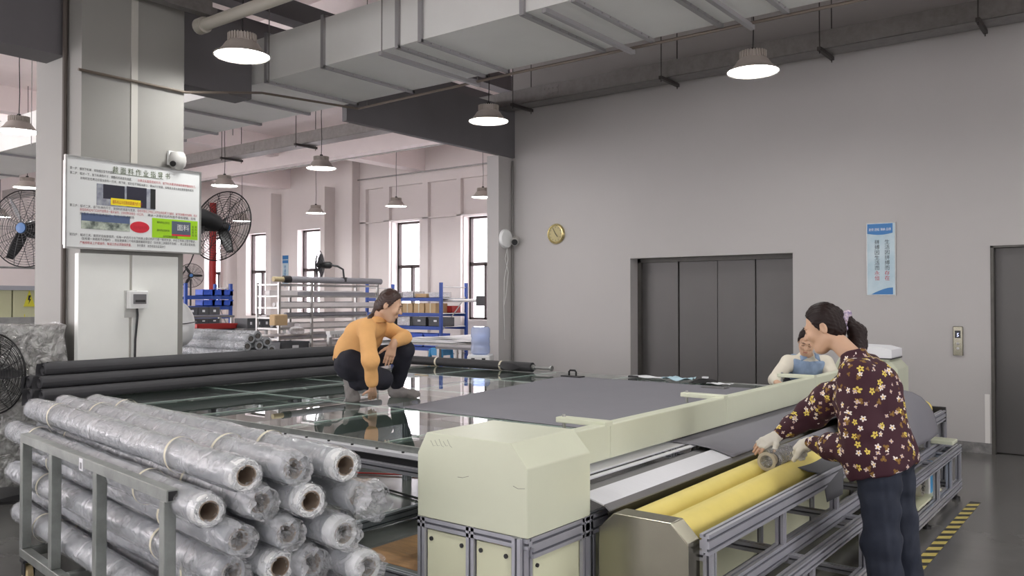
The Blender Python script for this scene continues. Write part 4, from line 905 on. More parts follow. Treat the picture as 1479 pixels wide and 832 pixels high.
    # keep the local frame: translation of the pivot stays at the left end
# ================================================================== FANS
def fan(name, loc, aim, R, label, stand, motor_len=0.3, cat='fan', spokes=28, blade_ang=60):
    # built with the fan axis along local +y, then turned
    yawf = math.atan2(-aim[0], aim[1]); t = thing(name, loc, label, cat, rz=yawf)
    for yo, nm in ((0.07, 'front_guard'), (-0.07, 'rear_guard')):
        b = MB()
        for k in range(14):
            r = R*(0.16+0.84*k/13); off = yo*(1-(r/R)**2.5)
            pts = [(r*math.cos(2*math.pi*i/40), off, r*math.sin(2*math.pi*i/40)) for i in range(40)]
            b.tube(pts, 0.0022 if k < 13 else 0.007, 4 if k < 13 else 6, closed=True)
        for k in range(spokes//2):
            a = 2*math.pi*k/(spokes//2)+(0.1 if yo > 0 else 0)
            b.tube([(r*math.cos(a), yo*(1-(r/R)**2.5), r*math.sin(a)) for r in (R*0.12, R*0.4, R*0.7, R*0.88, R)], 0.003, 4)
        b.build(nm, M_black, t)
    MB().lathe([(0.0, 0.085), (R*0.13, 0.08), (R*0.14, 0.07), (0.0, 0.065)], 24, Matrix.Rotation(math.radians(-90), 4, 'X')).build('hub_badge', mat('badge_blue', s2l(70, 120, 180), 0.4), t, True)
    for k in range(3):
        M = Matrix.Rotation(math.radians(blade_ang+120*k), 4, 'Y')
        b = MB()
        def bl(u, v):
            r = R*(0.1+0.8*u); w = R*(0.10+0.16*math.sin(math.pi*min(1, u*0.9+0.05)))*(v-0.5)*2*0.42; return (r, 0.05*(v-0.5)*2*(1-0.5*u), w)
        b.grid(bl, 10, 6); b.v = [tuple(M @ Vector(p)) for p in b.v]
        o = b.build('fan_blade', M_dark, t, True); s = o.modifiers.new('thick', 'SOLIDIFY'); s.thickness = 0.003
    RXp = Matrix.Rotation(math.radians(90), 4, 'X')
    MB().lathe([(0.0, -0.05), (R*0.15, -0.05), (R*0.19, 0.06), (R*0.24, 0.1), (R*0.24, 0.1+motor_len*0.7), (R*0.14, 0.1+motor_len), (0.0, 0.1+motor_len)], 24, RXp).build('motor_housing', M_dark, t, True)
    stand(t, R); return t
def wall_arm(t, R):
    MB().tube([(0, -0.25, -R*0.2), (0, -0.3, -R*0.5), (0.0, -0.45, -R*0.55)], 0.03, 10).tube([(0, -0.44, -R*0.6), (0, -0.5, -R*0.6)], 0.06, 12).build('mounting_arm', M_dark, t, True)
    MB().tube([(0, -0.3, -R*0.5), (0.03, -0.33, -R*0.9), (0.02, -0.36, -R*1.3), (0, -0.42, -R*1.7)], 0.006, 5).build('power_cord', M_black, t, True)
def floor_leg(h):
    def f(t, R):
        MB().tube([(0, -0.25, -0.08), (0, -0.25, -h+0.03)], 0.022, 10).build('stand_pole', M_dark, t, True)
        MB().lathe([(0.0, -h), (0.24, -h), (0.24, -h+0.02), (0.05, -h+0.05), (0.0, -h+0.05)], 24, Matrix.Translation((0, -0.25, 0))).build('stand_base', M_dark, t, True)
    return f
p = pp(320, 324, 8.05)
wf = fan('wall_fan', (-7.50, 4.86, 2.36), (-0.28, 0.96), 0.365, 'black wall fan with a round wire guard right of the instruction board', wall_arm); wf.rotation_euler[0] = math.radians(-12)
p = pp(37, 330, 9.0); fan('wall_fan', tuple(p), (0.5, -0.85), 0.42, 'black wall fan left of the pillar with a wide wire guard', wall_arm)
def rack_arm(t, R):
    MB().tube([(0, -0.2, 0), (0, -0.32, -0.02), (0, -0.42, -0.08), (0, -0.44, -0.27)], 0.018, 8).build('mounting_arm', M_dark, t, True)
    MB().box((-0.05, -0.49, -0.30), (0.05, -0.39, -0.22)).build('clamp', M_dark, t)
p = pp(462, 383, 14.9); fan('rack_fan', tuple(p), (-0.8, -0.6), 0.26, 'small dark fan seen edge-on, clamped on top of the steel roll rack', rack_arm, 0.12)
p = pp(276, 398, 19.5); fan('standing_fan', tuple(p), (0.9, -0.5), 0.28, 'thin standing fan with white tags beside the red standpipe', floor_leg(p[2]), 0.15)
p = pp(-14, 540, 6.5); fan('floor_fan', tuple(p), (0.45, -0.9), 0.32, 'large black floor fan in front of the film wrapped goods at the left edge', floor_leg(p[2]-0.0), 0.25)

# ================================================================== LEFT OF THE PILLAR
M_goods = mat('wrapped_goods', s2l(112, 111, 108), 0.6, var=0.25, vscale=5)
wp = thing('wrapped_pallet', (-7.35, 2.4, 0), 'tall pallet load wrapped in shiny clear film against the pillar', 'pallet load')
MB().box((-7.72, 1.5, 0.0), (-7.22, 3.2, 0.12)).build('pallet', M_platedk, wp, world=True)
MB().box((-7.68, 1.55, 0.12), (-7.26, 3.17, 1.36)).build('wrapped_load', M_goods, wp, world=True)
b = MB()
def flm(u, v):
    c = [(-7.72, 1.5), (-7.22, 1.5), (-7.22, 3.22), (-7.72, 3.22)]; i = min(int(u*4), 3); t = u*4-i; a, d = c[i], c[(i+1) % 4]
    x = a[0]+(d[0]-a[0])*t; y = a[1]+(d[1]-a[1])*t; z = 0.1+1.3*v; n = noise.noise(Vector((x*5, y*5, z*5)))*0.03
    return (x+n, y+n*0.6, z+0.04*noise.noise(Vector((x*3, y*3, 1)))*v)
b.grid(flm, 80, 30); b.grid(lambda u, v: (-7.72+0.5*u, 1.5+1.72*v, 1.39+0.03*noise.noise(Vector((u*3, v*9, 0)))), 12, 30)
b.build('film_wrap', M_palletfilm, wp, True, True, fix=False)
ct = thing('black_cover', (-7.4, 2.2, 1.41), 'crumpled black bag and cable bundle on top of the wrapped pallet', 'bag')
b = MB(); b.grid(lambda u, v: ((u-0.5)*0.35, (v-0.5)*1.2, 0.06*math.sin(math.pi*u)*math.sin(math.pi*v)*(1+0.5*noise.noise(Vector((u*4, v*6, 0))))), 12, 24); b.build('bag_body', M_black, ct, True)
b = MB()
for k in range(3): b.tube([(0.1+0.01*k, -0.1+0.4*t_, 0.05+0.03*math.sin(t_*3.14)+0.012*k) for t_ in (0, .25, .5, .75, 1, 1.3, 1.55)], 0.008, 5)
b.build('cable_bundle', M_black, ct, True)
# loose film and low film-covered stack near the floor
lf = thing('wrapped_stack', (-7.0, 1.4, 0), 'low stack covered with shiny crumpled film on the floor at the left edge', 'pallet load')
MB().box((-6.95, 0.6, 0), (-6.5, 2.3, 0.42)).build('stack_core', mat('dark_goods', s2l(74, 72, 70), 0.7), lf, world=True)
b = MB(); b.grid(lambda u, v: (-7.0+0.55*u, 0.5+1.9*v, 0.44+0.05*noise.noise(Vector((u*5, v*10, 3)))), 14, 40)
b.grid(lambda u, v: (-6.45+0.03*noise.noise(Vector((u*6, v*6, 2))), 0.5+1.9*u, 0.02+0.44*v), 40, 8); b.build('film_cover', M_palletfilm, lf, True, True, fix=False)
# far machine behind: pale yellow panels, rail, warning sign
fx = -12.0
def fy(px): return at(px, 430, 'x', fx)[1]
fm = thing('panel_machine', (fx, fy(25), 0), 'pale yellow panelled machine with an aluminium rail left of the pillar', 'machine')
zt = at(25, 416, 'x', fx)[2]; zb = at(25, 458, 'x', fx)[2]
for a, c in ((-60, -20), (-20, 18), (18, 70)):
    MB().bbox((fx-0.5, fy(a)+0.01, zb), (fx, fy(c)-0.01, zt-0.03), 0.004).build('yellow_panel', mat('pale_yellow', s2l(206, 206, 168), 0.5), fm, world=True)
MB().box((fx-0.5, fy(-60), zt-0.03), (fx+0.03, fy(70), zt+0.03)).build('top_rail', M_alu, fm, world=True)
MB().box((fx-0.5, fy(-60), zb-0.12), (fx+0.04, fy(70), zb)).build('lower_rail', M_galv, fm, world=True)
MB().box((fx-0.5, fy(-60), 0), (fx, fy(70), zb-0.12)).build('machine_base', M_platedk, fm, world=True)
MB().tube([(fx-0.2, fy(-60), zt+0.28), (fx-0.2, fy(70), zt+0.28)], 0.015, 8).tube([(fx-0.2, fy(2), zt), (fx-0.2, fy(2), 3.6)], 0.015, 8).build('guard_rail', M_galv, fm, True, True)
ws = thing('warning_sign', (fx+0.01, fy(42), zt-0.25), 'small yellow triangular warning sign on the pale yellow machine', 'sign')
yw = fy(42); zc = at(42, 432, 'x', fx)[2]
M_sy = mat('sign_yellow', s2l(222, 214, 60), 0.5)
MB().prism([(yw-0.07, zc-0.1), (yw+0.07, zc-0.1), (yw, zc+0.12)], fx+0.004, fx+0.012, 'x').build('triangle_plate', M_sy, ws, world=True)
MB().prism([(yw-0.012, zc+0.05), (yw+0.02, zc+0.05), (yw+0.003, zc-0.0), (yw+0.02, zc-0.0), (yw-0.012, zc-0.07), (yw-0.002, zc-0.015), (yw-0.02, zc-0.015)], fx+0.012, fx+0.014, 'x').build('warning_mark', M_black, ws, world=True)
text_mesh('sign_text', '小心', 0.14, (fx+0.012, yw-0.13, zc-0.32), (0, 1, 0), (0, 0, 1), M_sy, ws)
# steel rail frame of left background hanging struts
tag(MB().tube([(-10.6, 2.9, 5.3), (-10.3, 3.45, 3.95)], 0.03, 6).tube([(-10.4, 3.3, 5.3), (-10.3, 3.5, 3.95)], 0.03, 6).tube([(-10.3, 3.55, 5.3), (-10.3, 3.55, 3.95)], 0.03, 6).build('roof_struts', M_tray), 'three converging steel struts under the roof left of the pillar', 'strut')

# ================================================================== BACK ROOM
# film wrapped rolls stacked behind the pillar
M_bgcap = mat('roll_hole', s2l(96, 92, 88), 0.8)
ends = [(372, 485, 'top left one of the small wrapped roll stack behind the pillar'), (386, 494, 'rightmost in the middle of the small wrapped roll stack behind the pillar'), (362, 489, 'upper front one of the small wrapped roll stack behind the pillar'),
        (374, 499, 'middle one, ringed end, of the small wrapped roll stack behind the pillar'), (357, 500, 'long front one in the second row of the small stack behind the pillar'), (392, 505, 'lower right one of the small wrapped roll stack behind the pillar'),
        (352, 513, 'lowest front one of the small wrapped roll stack behind the pillar'), (368, 512, 'small round end in the bottom row of the stack behind the pillar'), (384, 510, 'bottom row one with a pale end in the stack behind the pillar'), (400, 513, 'last one at the lower right corner of the stack behind the pillar')]
g0 = None
for k, (px, py, lab) in enumerate(ends):
    q = pp(px, py, 9.9+0.35*((px-352)/48))
    if g0 is None:
        g0 = thing('wrapped_roll', (0, 0, 0), 'x', 'fabric roll', 'small wrapped roll stack behind the pillar')
        def sh(u, v):
            a = 6.2832*u; y = -2.6*(1-v)+0.02; n = noise.noise(Vector((math.cos(a)*2, math.sin(a)*2, y*6)))*0.012; r = 0.062+n
            if v > 0.97: r *= 0.9
            return (r*math.cos(a), y, r*math.sin(a))
        b = MB(); b.grid(sh, 20, 40); b.build('plastic_wrap', M_film, g0, True, fix=False)
        MB().tube([(0, -2.58, 0), (0, 0, 0)], 0.056, 18).build('roll_body', M_wrapfab, g0, True)
        MB().lathe([(0.0, 0.004), (0.024, 0.004), (0.026, 0.014), (0.031, 0.014), (0.032, 0.0)], 16, Matrix.Rotation(math.radians(-90), 4, 'X')).build('core_tube', M_bgcap, g0, True)
        kids_map[g0.name] = kids(g0); o = g0
    else: o = copy_tree(g0)
    o['label'] = 'wrapped roll, '+lab if len(lab.split()) < 13 else lab; o.location = q; o.rotation_euler = (Matrix.Rotation(math.radians(-90), 4, 'Z') @ Matrix.Rotation(random.uniform(0, 6), 4, 'Y')).to_euler()
rk = thing('roll_stand', (-9.7, 6.0, 0), 'low dark stand under the small wrapped roll stack behind the pillar', 'stand')
MB().box((-11.0, 5.3, 0.78), (-8.4, 6.6, 0.86)).build('stand_top', M_dark, rk, world=True)
for x in (-10.9, -8.5):
    for y in (5.4, 6.5): MB().box((x-0.03, y-0.03, 0), (x+0.03, y+0.03, 0.78)).build('leg', M_dark, rk, world=True)
# white bundle at the pillar edge
q = pp(262, 457, 10.2); wbn = thing('white_bundle', (q.x, q.y, q.z-0.35), 'white cloth covered bundle with a dark strap half hidden behind the pillar', 'bundle')
def wbf(u, v):
    a = 6.2832*u; ph = math.pi*v; n = noise.noise(Vector((math.cos(a)*1.5, math.sin(a)*1.5, v*4)))*0.03; r = (0.14+0.04*v)*math.sin(ph)**0.6+n*math.sin(ph)
    return (r*math.cos(a), r*math.sin(a), 0.02+0.56*(1-v)-0.05)
b = MB(); b.grid(wbf, 24, 16); b.build('cloth_cover', M_white, wbn, True)
MB().tube([(0.17*math.cos(a), 0.17*math.sin(a), 0.27+0.02*math.sin(a)) for a in [6.2832*i/24 for i in range(24)]], 0.006, 5, closed=True).build('strap', M_black, wbn)
b = MB(); b.grid(lambda u, v: (0.12+0.18*v, 0.04+0.08*u+0.12*v, -0.02-0.45*v+0.02*math.sin(u*6)), 6, 8); b.build('hanging_film', M_bagfilm, wbn, True)

def rack(name, ox, oy, L, D, H, shelves, label, m, rz=0, parent_cat='rack'):
    t = thing(name, (ox, oy, 0), label, parent_cat, rz=rz)
    for x in (0, L):
        for y in (0, D): MB().box((x-0.03, y-0.03, 0), (x+0.03, y+0.03, H)).build('rack_post', m, t)
    for z in shelves:
        MB().box((0, -0.02, z-0.08), (L, 0.02, z)).build('shelf_beam', m, t); MB().box((0, D-0.02, z-0.08), (L, D+0.02, z)).build('shelf_beam', m, t)
        MB().box((0, 0.02, z-0.02), (L, D-0.02, z)).build('shelf_deck', M_white, t)
    for x in (0, L):
        for z0_, z1_ in ((H*0.45, H*0.85), (H-0.1, H-0.1), (0.4, 0.4)): MB().tube([(x, 0, z0_), (x, D, z1_)], 0.014, 5).build('side_brace', M_galv, t)
    return t
# blue rack right of the crouching woman
q = at(637, 430, 'y', 13.6); L_ = 2.4
rack('blue_rack', q.x-L_, 13.6, L_, 0.85, at(637, 408, 'y', 13.6)[2], (0.55, 1.02, at(610, 452, 'y', 13.6)[2]+0.0, at(610, 430, 'y', 13.6)[2]), 'tall blue steel rack with cardboard bins right behind the crouching woman', M_blue)
zA, zB, zC = at(610, 430, 'y', 13.6)[2], at(610, 452, 'y', 13.6)[2], 1.02
M_kraft = mat('kraft_box', s2l(196, 168, 128), 0.8, var=0.06)
bn = None
def bin_at(x, y, z, w, d, h, m, name, lab, cat, grp, open_=True, lbl=False):
    t = thing(name, (x, y, z), lab, cat, grp); b = MB(); th = 0.012
    if open_:
        b.box((0, 0, 0), (w, d, th)).box((0, 0, 0), (w, th, h)).box((0, d-th, 0), (w, d, h)).box((0, 0, 0), (th, d, h)).box((w-th, 0, 0), (w, d, h))
        b.build('bin_body', m, t); MB().box((-0.008, -0.008, h-0.03), (w+0.008, 0, h)).build('bin_rim', m, t)
        if lbl: MB().box((w*0.4, -0.012, h*0.5), (w*0.62, -0.009, h*0.72)).build('label_card', M_paper, t)
    else:
        b.bbox((0, 0, 0), (w, d, h), 0.01); b.build('box_body', m, t); MB().box((w*0.45, -0.002, h*0.0), (w*0.55, 0, h)).build('tape_strip', M_tape, t)
    return t
pos = ['leftmost', 'second', 'third', 'fourth', 'rightmost']
for k in range(5): bin_at(q.x-1.95+k*0.36, 13.62, zB, 0.33, 0.4, 0.22, M_kraft, 'carton', pos[k]+' of the kraft cartons on the middle shelf of the blue rack', 'carton', 'kraft cartons on the blue rack', False)
bin_at(q.x+0.06-0.4, 14.0, zB, 0.3, 0.3, 0.16, M_red, 'red_bin', 'small red bin at the end of the blue rack shelf', 'bin', None)
M_clear = mat('pale_parts', s2l(206, 204, 206), 0.6, var=0.2, vscale=25)
for k in range(5):
    bin_at(q.x-2.1+k*0.42, 13.65, zA, 0.36, 0.35, 0.09+0.03*(k % 3), M_clear if k != 3 else M_kraft, 'parts_tray', pos[k]+' of the low trays of parts on the top shelf of the blue rack', 'tray', 'parts trays on the blue rack top')
for k in range(4): bin_at(q.x-1.9+k*0.5, 13.62, zC, 0.42, 0.4, 0.2, M_crate if k != 1 else M_clear, 'crate', ['leftmost', 'pale second', 'third', 'rightmost'][k]+' crate on the low shelf of the blue rack', 'crate', 'crates low on the blue rack', True, True)
for k in range(3): bin_at(q.x-1.52+k*0.48, 13.64, 0.552, 0.44, 0.4, 0.3, M_bluebin, 'blue_bin', ['left', 'middle', 'right'][k]+' blue bin at the foot of the blue rack', 'bin', 'blue bins at the foot of the rack')
# blue rack left, seen between pillar and window
qa = at(268, 430, 'x', -16.0); qb = at(333, 430, 'x', -16.0)
H1 = at(333, 410, 'x', -16.0)[2]; Lr = qb.y-qa.y
zr = [at(300, p_, 'x', -16.0)[2] for p_ in (427, 442, 455)]
rl_ = rack('blue_rack', -16.0, qa.y, Lr, 0.6, H1, (0.5, zr[2]-0.0, zr[1], zr[0]), 'blue steel rack of blue bins seen between the pillar and the windows', M_blue, rz=math.pi/2)
for r_, z in enumerate((zr[1], zr[0])):
    for k in range(3): bin_at(0, 0, 0, 0.28, 0.3, 0.13, M_bluebin, 'blue_bin', ['left', 'middle', 'right'][k]+' blue bin on the '+['lower', 'upper'][r_]+' shelf of the far left rack', 'bin', 'blue bins on the far left rack').location = (0, 0, 0)
i = 0
for o in [o for o in bpy.data.objects if o.name.startswith('blue_bin') and 'far left rack' in o.get('label', '')]:
    r_ = 0 if 'lower' in o['label'] else 1; k = ['left', 'middle', 'right'].index(o['label'].split()[0])
    o.rotation_euler = (0, 0, math.pi/2); o.location = (-16.0+0.03, qa.y+Lr*0.36+k*0.27*Lr/1.3, (zr[1], zr[0])[r_]+0.002)
def table(name, x0, y0, x1, y1, z, label, mt, ml=M_galv, cat='table', th=0.04):
    t = thing(name, ((x0+x1)/2, (y0+y1)/2, 0), label, cat)
    MB().bbox((x0, y0, z-th), (x1, y1, z), 0.004).build('table_top', mt, t, world=True)
    for x in (x0+0.04, x1-0.04):
        for y in (y0+0.04, y1-0.04): MB().box((x-0.025, y-0.025, 0), (x+0.025, y+0.025, z-th)).build('leg', ml, t, world=True)
    MB().box((x0+0.04, y0+0.03, 0.2), (x1-0.04, y0+0.05, 0.24)).build('stretcher', ml, t, world=True)
    return t
def dark_crates(px0, px1, py0, py1, n, ax_x, where, grp, m=M_crate):
    a = at(px0, py1, 'x', ax_x); b_ = at(px1, py1, 'x', ax_x); h = at((px0+px1)/2, py0, 'x', ax_x)[2]-at((px0+px1)/2, py1, 'x', ax_x)[2]
    w = (b_.y-a.y)/n
    for k in range(n):
        t = thing('crate', (ax_x, a.y+k*w, (a.z+b_.z)/2), ['leftmost', 'second', 'third', 'fourth'][k] + ' grey crate ' + where, 'crate', grp, rz=math.pi/2)
        b = MB(); ww = w*0.95; b.box((0, 0, 0), (ww, 0.4, h*0.94)); b.build('crate_body', m, t)
        MB().box((-0.004, -0.014, h*0.8), (ww+0.004, 0, h*0.96)).build('crate_rim', m, t)
        MB().box((ww*0.38, -0.006, h*0.35), (ww*0.62, 0, h*0.62)).build('label_card', M_paper, t)
dark_crates(270, 318, 443, 455, 3, -15.9, 'in the row under the blue bins of the far left rack', 'crates under the far left rack bins')
dark_crates(270, 318, 460, 467, 3, -14.1, 'in the lower row beside the red tray', 'lower crates at the far left')
a = at(270, 467, 'x', -14.1); c = at(318, 467, 'x', -14.1); table('crate_bench', -14.55, a.y-0.1, -13.95, c.y+0.1, (a.z+c.z)/2, 'low bench in front of the grey work table carrying grey crates and a red tray', M_dark)
a = at(302, 456, 'x', -14.6); c = at(339, 456, 'x', -14.6)
table('work_table', -15.1, a.y-0.4, -14.6, c.y, a.z, 'grey topped work table in front of the far left blue rack', M_platedk)
MBt = bin_at(-14.75, a.y-0.25, 0.9, 0.5, 0.2, 0.1, M_red, 'red_tray', 'red tray on the floor rack beneath the grey work table', 'tray', None); MBt.rotation_euler = (0, 0, math.pi/2); MBt.location = (-13.4, at(285, 472, 'x', -13.4)[1], at(300, 476, 'x', -13.4)[2])
MBt.scale = (1.6, 1, 1)
a = MBt.location; table('low_shelf', a.x-0.3, a.y-0.1, a.x+0.05, a.y+1.0, a.z, 'low shelf holding the red tray', M_dark)
dark_crates(357, 391, 459, 474, 3, -13.2, 'on the table below the second window', 'crates on the table below the window')
a = at(357, 474, 'x', -13.2); c = at(391, 474, 'x', -13.2)
table('work_table', -13.75, a.y-0.15, -13.1, c.y+0.3, (a.z+c.z)/2, 'pale sided work table below the second window carrying grey crates', M_platedk, M_white)

# steel rack of long rolls and strips
RX0, RY0, RY1 = -11.5, at(403, 460, 'x', -11.5)[1], at(545, 460, 'x', -11.5)[1]
ztop = at(470, 409, 'x', -11.5)[2]
sr = thing('roll_rack', (RX0, (RY0+RY1)/2, 0), 'open steel rack loaded with long white strips and rolls behind the crouching woman', 'rack')
ysr = [RY0, at(450, 460, 'x', -11.5)[1], RY1]
for k, y in enumerate(ysr):
    for x in (RX0, RX0-0.6): MB().box((x-0.02, y-0.02, 0), (x+0.02, y+0.02, ztop)).build('rack_post', M_galv, sr, world=True)
levels = [at(470, p_, 'x', RX0)[2] for p_ in (411, 427, 443, 457, 472, 486, 500)]
for z in levels:
    for x in (RX0, RX0-0.6): MB().box((x-0.015, RY0, z-0.03), (x+0.015, RY1, z)).build('rack_bar', M_galv, sr, world=True)
    for y in ysr: MB().box((RX0-0.6, y-0.015, z-0.03), (RX0, y+0.015, z)).build('rack_bar', M_galv, sr, world=True)
M_strip = mat('white_strip', s2l(226, 222, 222), 0.45, var=0.05); M_greyroll = mat('mid_grey_roll', s2l(150, 150, 156), 0.6)
tr_ = thing('paper_roll', (RX0+0.0, RY0-0.12, ztop+0.05), 'long grey roll with a pale cardboard core lying across the top of the steel rack', 'roll')
MB().tube([(0, 0.25, 0), (0, RY1-RY0+0.2, 0)], 0.055, 18).build('roll_body', M_greyroll, tr_, True)
MB().tube([(0, 0.0, 0), (0, 0.3, 0)], 0.042, 18).build('core_tube', mat('pale_cardboard', s2l(206, 190, 150), 0.7), tr_, True)
MB().tube([(0, 0.2, 0), (0, 0.34, 0)], 0.062, 14).build('dark_wrap', M_dark, tr_, True)
names = ['top', 'second', 'third', 'fourth', 'fifth', 'sixth']
for li, z in enumerate(levels[1:]):
    for j in range(3):
        x = RX0-0.06-j*0.2; yA = RY0-0.05+random.uniform(0, 0.25)+(0.4 if (li+j) % 3 == 0 else 0); yB = RY1-random.uniform(0, 0.3); hh = random.uniform(0.03, 0.09)
        b = MB()
        if (li+j) % 3 == 2: b.tube([(x, yA, z+0.04), (x, yB, z+0.04)], 0.038, 12)
        else: b.bbox((x-0.08, yA, z), (x+0.06, yB, z+hh), 0.004)
        tag(b.build('white_strip', M_strip if (li*2+j) % 4 else M_greyroll), ['front', 'middle', 'rear'][j]+' long strip on the '+names[li]+' tier of the steel rack', 'strip', 'long strips on the steel rack')
# clutter at the rack's left end
for k, (px, py, m_, lb) in enumerate(((403, 462, M_kraft, 'brown taped parcel hanging at the left end of the steel rack'), (428, 478, M_clear, 'crumpled clear wrapped bundle at the left of the steel rack'), (395, 485, M_strip, 'pale tube poking out left of the steel rack'))):
    q2 = at(px, py, 'x', RX0+0.02)
    if k == 2: o = MB().tube([(q2.x, q2.y-0.25, q2.z), (q2.x, q2.y+0.7, q2.z+0.02)], 0.025, 10).build('pale_tube', m_, smooth=True)
    else:
        b = MB()
        if k == 0: b.bbox((q2.x-0.08, q2.y-0.14, q2.z-0.09), (q2.x+0.08, q2.y+0.12, q2.z+0.09), 0.015)
        else: b.grid(lambda u, v: (q2.x+0.09*math.cos(6.2832*u)*math.sin(math.pi*v)*(1+0.6*noise.noise(Vector((math.cos(6.28*u)*2, v*5, k)))), q2.y+0.16*math.sin(6.2832*u)*math.sin(math.pi*v), q2.z+0.08*math.cos(math.pi*v)), 16, 10)
        o = b.build(['taped_parcel', 'wrapped_bundle'][k], m_, smooth=True)
    tag(o, lb, ['parcel', 'bundle', 'tube'][k])
a = at(405, 513, 'x', -10.8); bin_at(-10.8, a.y, at(420, 512, 'x', -10.8)[2], 0.55, 0.4, 0.2, M_crate, 'crate', 'grey crate on a low bench in front of the steel rack', 'crate', None, True, True).rotation_euler = (0, 0, math.pi/2)
table('low_bench', -11.2, a.y-0.1, -10.75, a.y+1.9, at(420, 512, 'x', -10.8)[2], 'low bench in front of the steel rack', M_wood)
cb = thing('comb_rail', (-10.5, at(500, 480, 'x', -10.5)[1], at(500, 482, 'x', -10.5)[2]), 'white notched comb rail on a small stand in front of the steel rack', 'rail')
b = MB().box((-0.05, -0.38, 0), (0.05, 0.5, 0.05))
for k in range(14): b.box((-0.05, -0.36+k*0.06, -0.045), (0.05, -0.33+k*0.06, 0))
b.build('comb_body', M_white, cb); z_ = cb.location.z; MB().box((-0.03, -0.38, -z_), (0.03, -0.32, -0.045)).build('leg', M_galv, cb)
# white cutting tables right
a = at(600, 494, 'x', -11.2); c = at(716, 490, 'x', -11.2)
zt_ = 0.86
ya, yb = 10.5, 13.3
wt = table('layout_table', -11.35, ya, -9.3, yb, zt_, 'pale topped layout table piled with white sheets behind the black roll', M_galv)
for k in range(4):
    b = MB(); b.grid(lambda u, v: (-11.3+0.12*k+1.85*u, ya+0.05+0.3*k+2.4*v, zt_+0.012*(k+1)+0.03*max(0, noise.noise(Vector((u*3+k, v*4, k))))), 16, 16)
    tag(b.build('white_sheet', M_paper, smooth=True), ['lowest broad', 'second', 'third', 'topmost crumpled'][k]+' white sheet on the pale layout table', 'sheet', 'white sheets on the layout table').modifiers.new('t', 'SOLIDIFY').thickness = 0.004
q2 = pp(637, 505, 17.2)
st = thing('plastic_stool', (q2.x, q2.y, q2.z-0.18), 'light blue plastic stool with arched sides under the layout table', 'stool')
MB().bbox((-0.14, -0.14, 0.10), (0.14, 0.14, 0.2), 0.02).build('seat', M_bluelt, st)
for sx in (-1, 1):
    for sy in (-1, 1): MB().tube([(sx*0.12, sy*0.12, 0.18), (sx*0.15, sy*0.15, -0.24)], [0.03, 0.025], 6).build('leg', M_bluelt, st, True)
st.location.z = 0.32; st.scale = (1.25, 1.25, 1.5)
a2 = pp(672, 500, 12.8); table('grey_bench', a2.x-0.35, a2.y-0.3, a2.x+0.4, a2.y+0.3, a2.z, 'small grey bench beside the water bottle', M_platedk)
q3 = pp(694, 512, 11.6)
ds = thing('water_dispenser', (q3.x, q3.y, 0), 'white water dispenser at the wall end', 'dispenser', rz=0.5)
MB().bbox((-0.16, -0.16, 0), (0.16, 0.16, q3.z), 0.015).build('dispenser_body', M_white, ds)
MB().box((-0.1, -0.165, q3.z-0.1), (-0.05, -0.158, q3.z-0.04)).box((0.05, -0.165, q3.z-0.1), (0.1, -0.158, q3.z-0.04)).build('tap_recess', M_dark, ds)
bt = thing('water_bottle', (q3.x, q3.y, q3.z), 'large translucent blue water bottle standing on the white dispenser', 'bottle')
M_bot = see_through('bottle_blue', (0.62, 0.72, 0.95), None, 0.05, 1.45, (0.66, 0.72, 0.86), 0.45)
MB().lathe([(0.0, 0.0), (0.1, 0.0), (0.13, 0.02), (0.135, 0.05), (0.135, 0.1), (0.128, 0.15), (0.135, 0.17), (0.128, 0.23), (0.135, 0.25), (0.135, 0.36), (0.11, 0.39), (0.0, 0.39)], 28).build('bottle_body', M_bot, bt, True)
# wall poster in back room and wall bracket
a = at(412, 369, 'y', 15.98); b_ = at(412, 412, 'y', 15.98)
bp2 = thing('blue_notice', (a.x, 15.99, (a.z+b_.z)/2), 'narrow pale blue notice with a dark blue head between two back room windows', 'poster')
MB().box((a.x-0.14, 15.985, b_.z), (a.x+0.14, 16.0, a.z)).build('notice_sheet', M_post, bp2, world=True)
MB().box((a.x-0.14, 15.982, a.z-0.12), (a.x+0.14, 15.986, a.z)).box((a.x-0.14, 15.982, a.z-0.24), (a.x+0.14, 15.986, a.z-0.15)).build('notice_head', M_pblue, bp2, world=True)
for k, ch in enumerate('质量第一安全'): text_mesh('character', ch, 0.11, (a.x-0.06, 15.98, a.z-0.40-k*0.115), (1, 0, 0), (0, 0, 1), M_pblue, bp2)
a = at(650, 434, 'y', 13.9); a2 = at(694, 434, 'y', 13.9); tb2 = thing('white_rod', tuple(a), 'pale rod with a dark clamp sticking out from the blue rack toward the right window', 'rod')
MB().tube([(q.x*0-0.35, -0.05, 0.0), (a2.x-a.x, 0, 0.0)], 0.035, 10).build('rod_tube', M_strip, tb2, True); MB().box((a2.x-a.x-0.06, -0.08, -0.12), (a2.x-a.x+0.06, 0.08, 0.1)).build('clamp', M_dark, tb2)
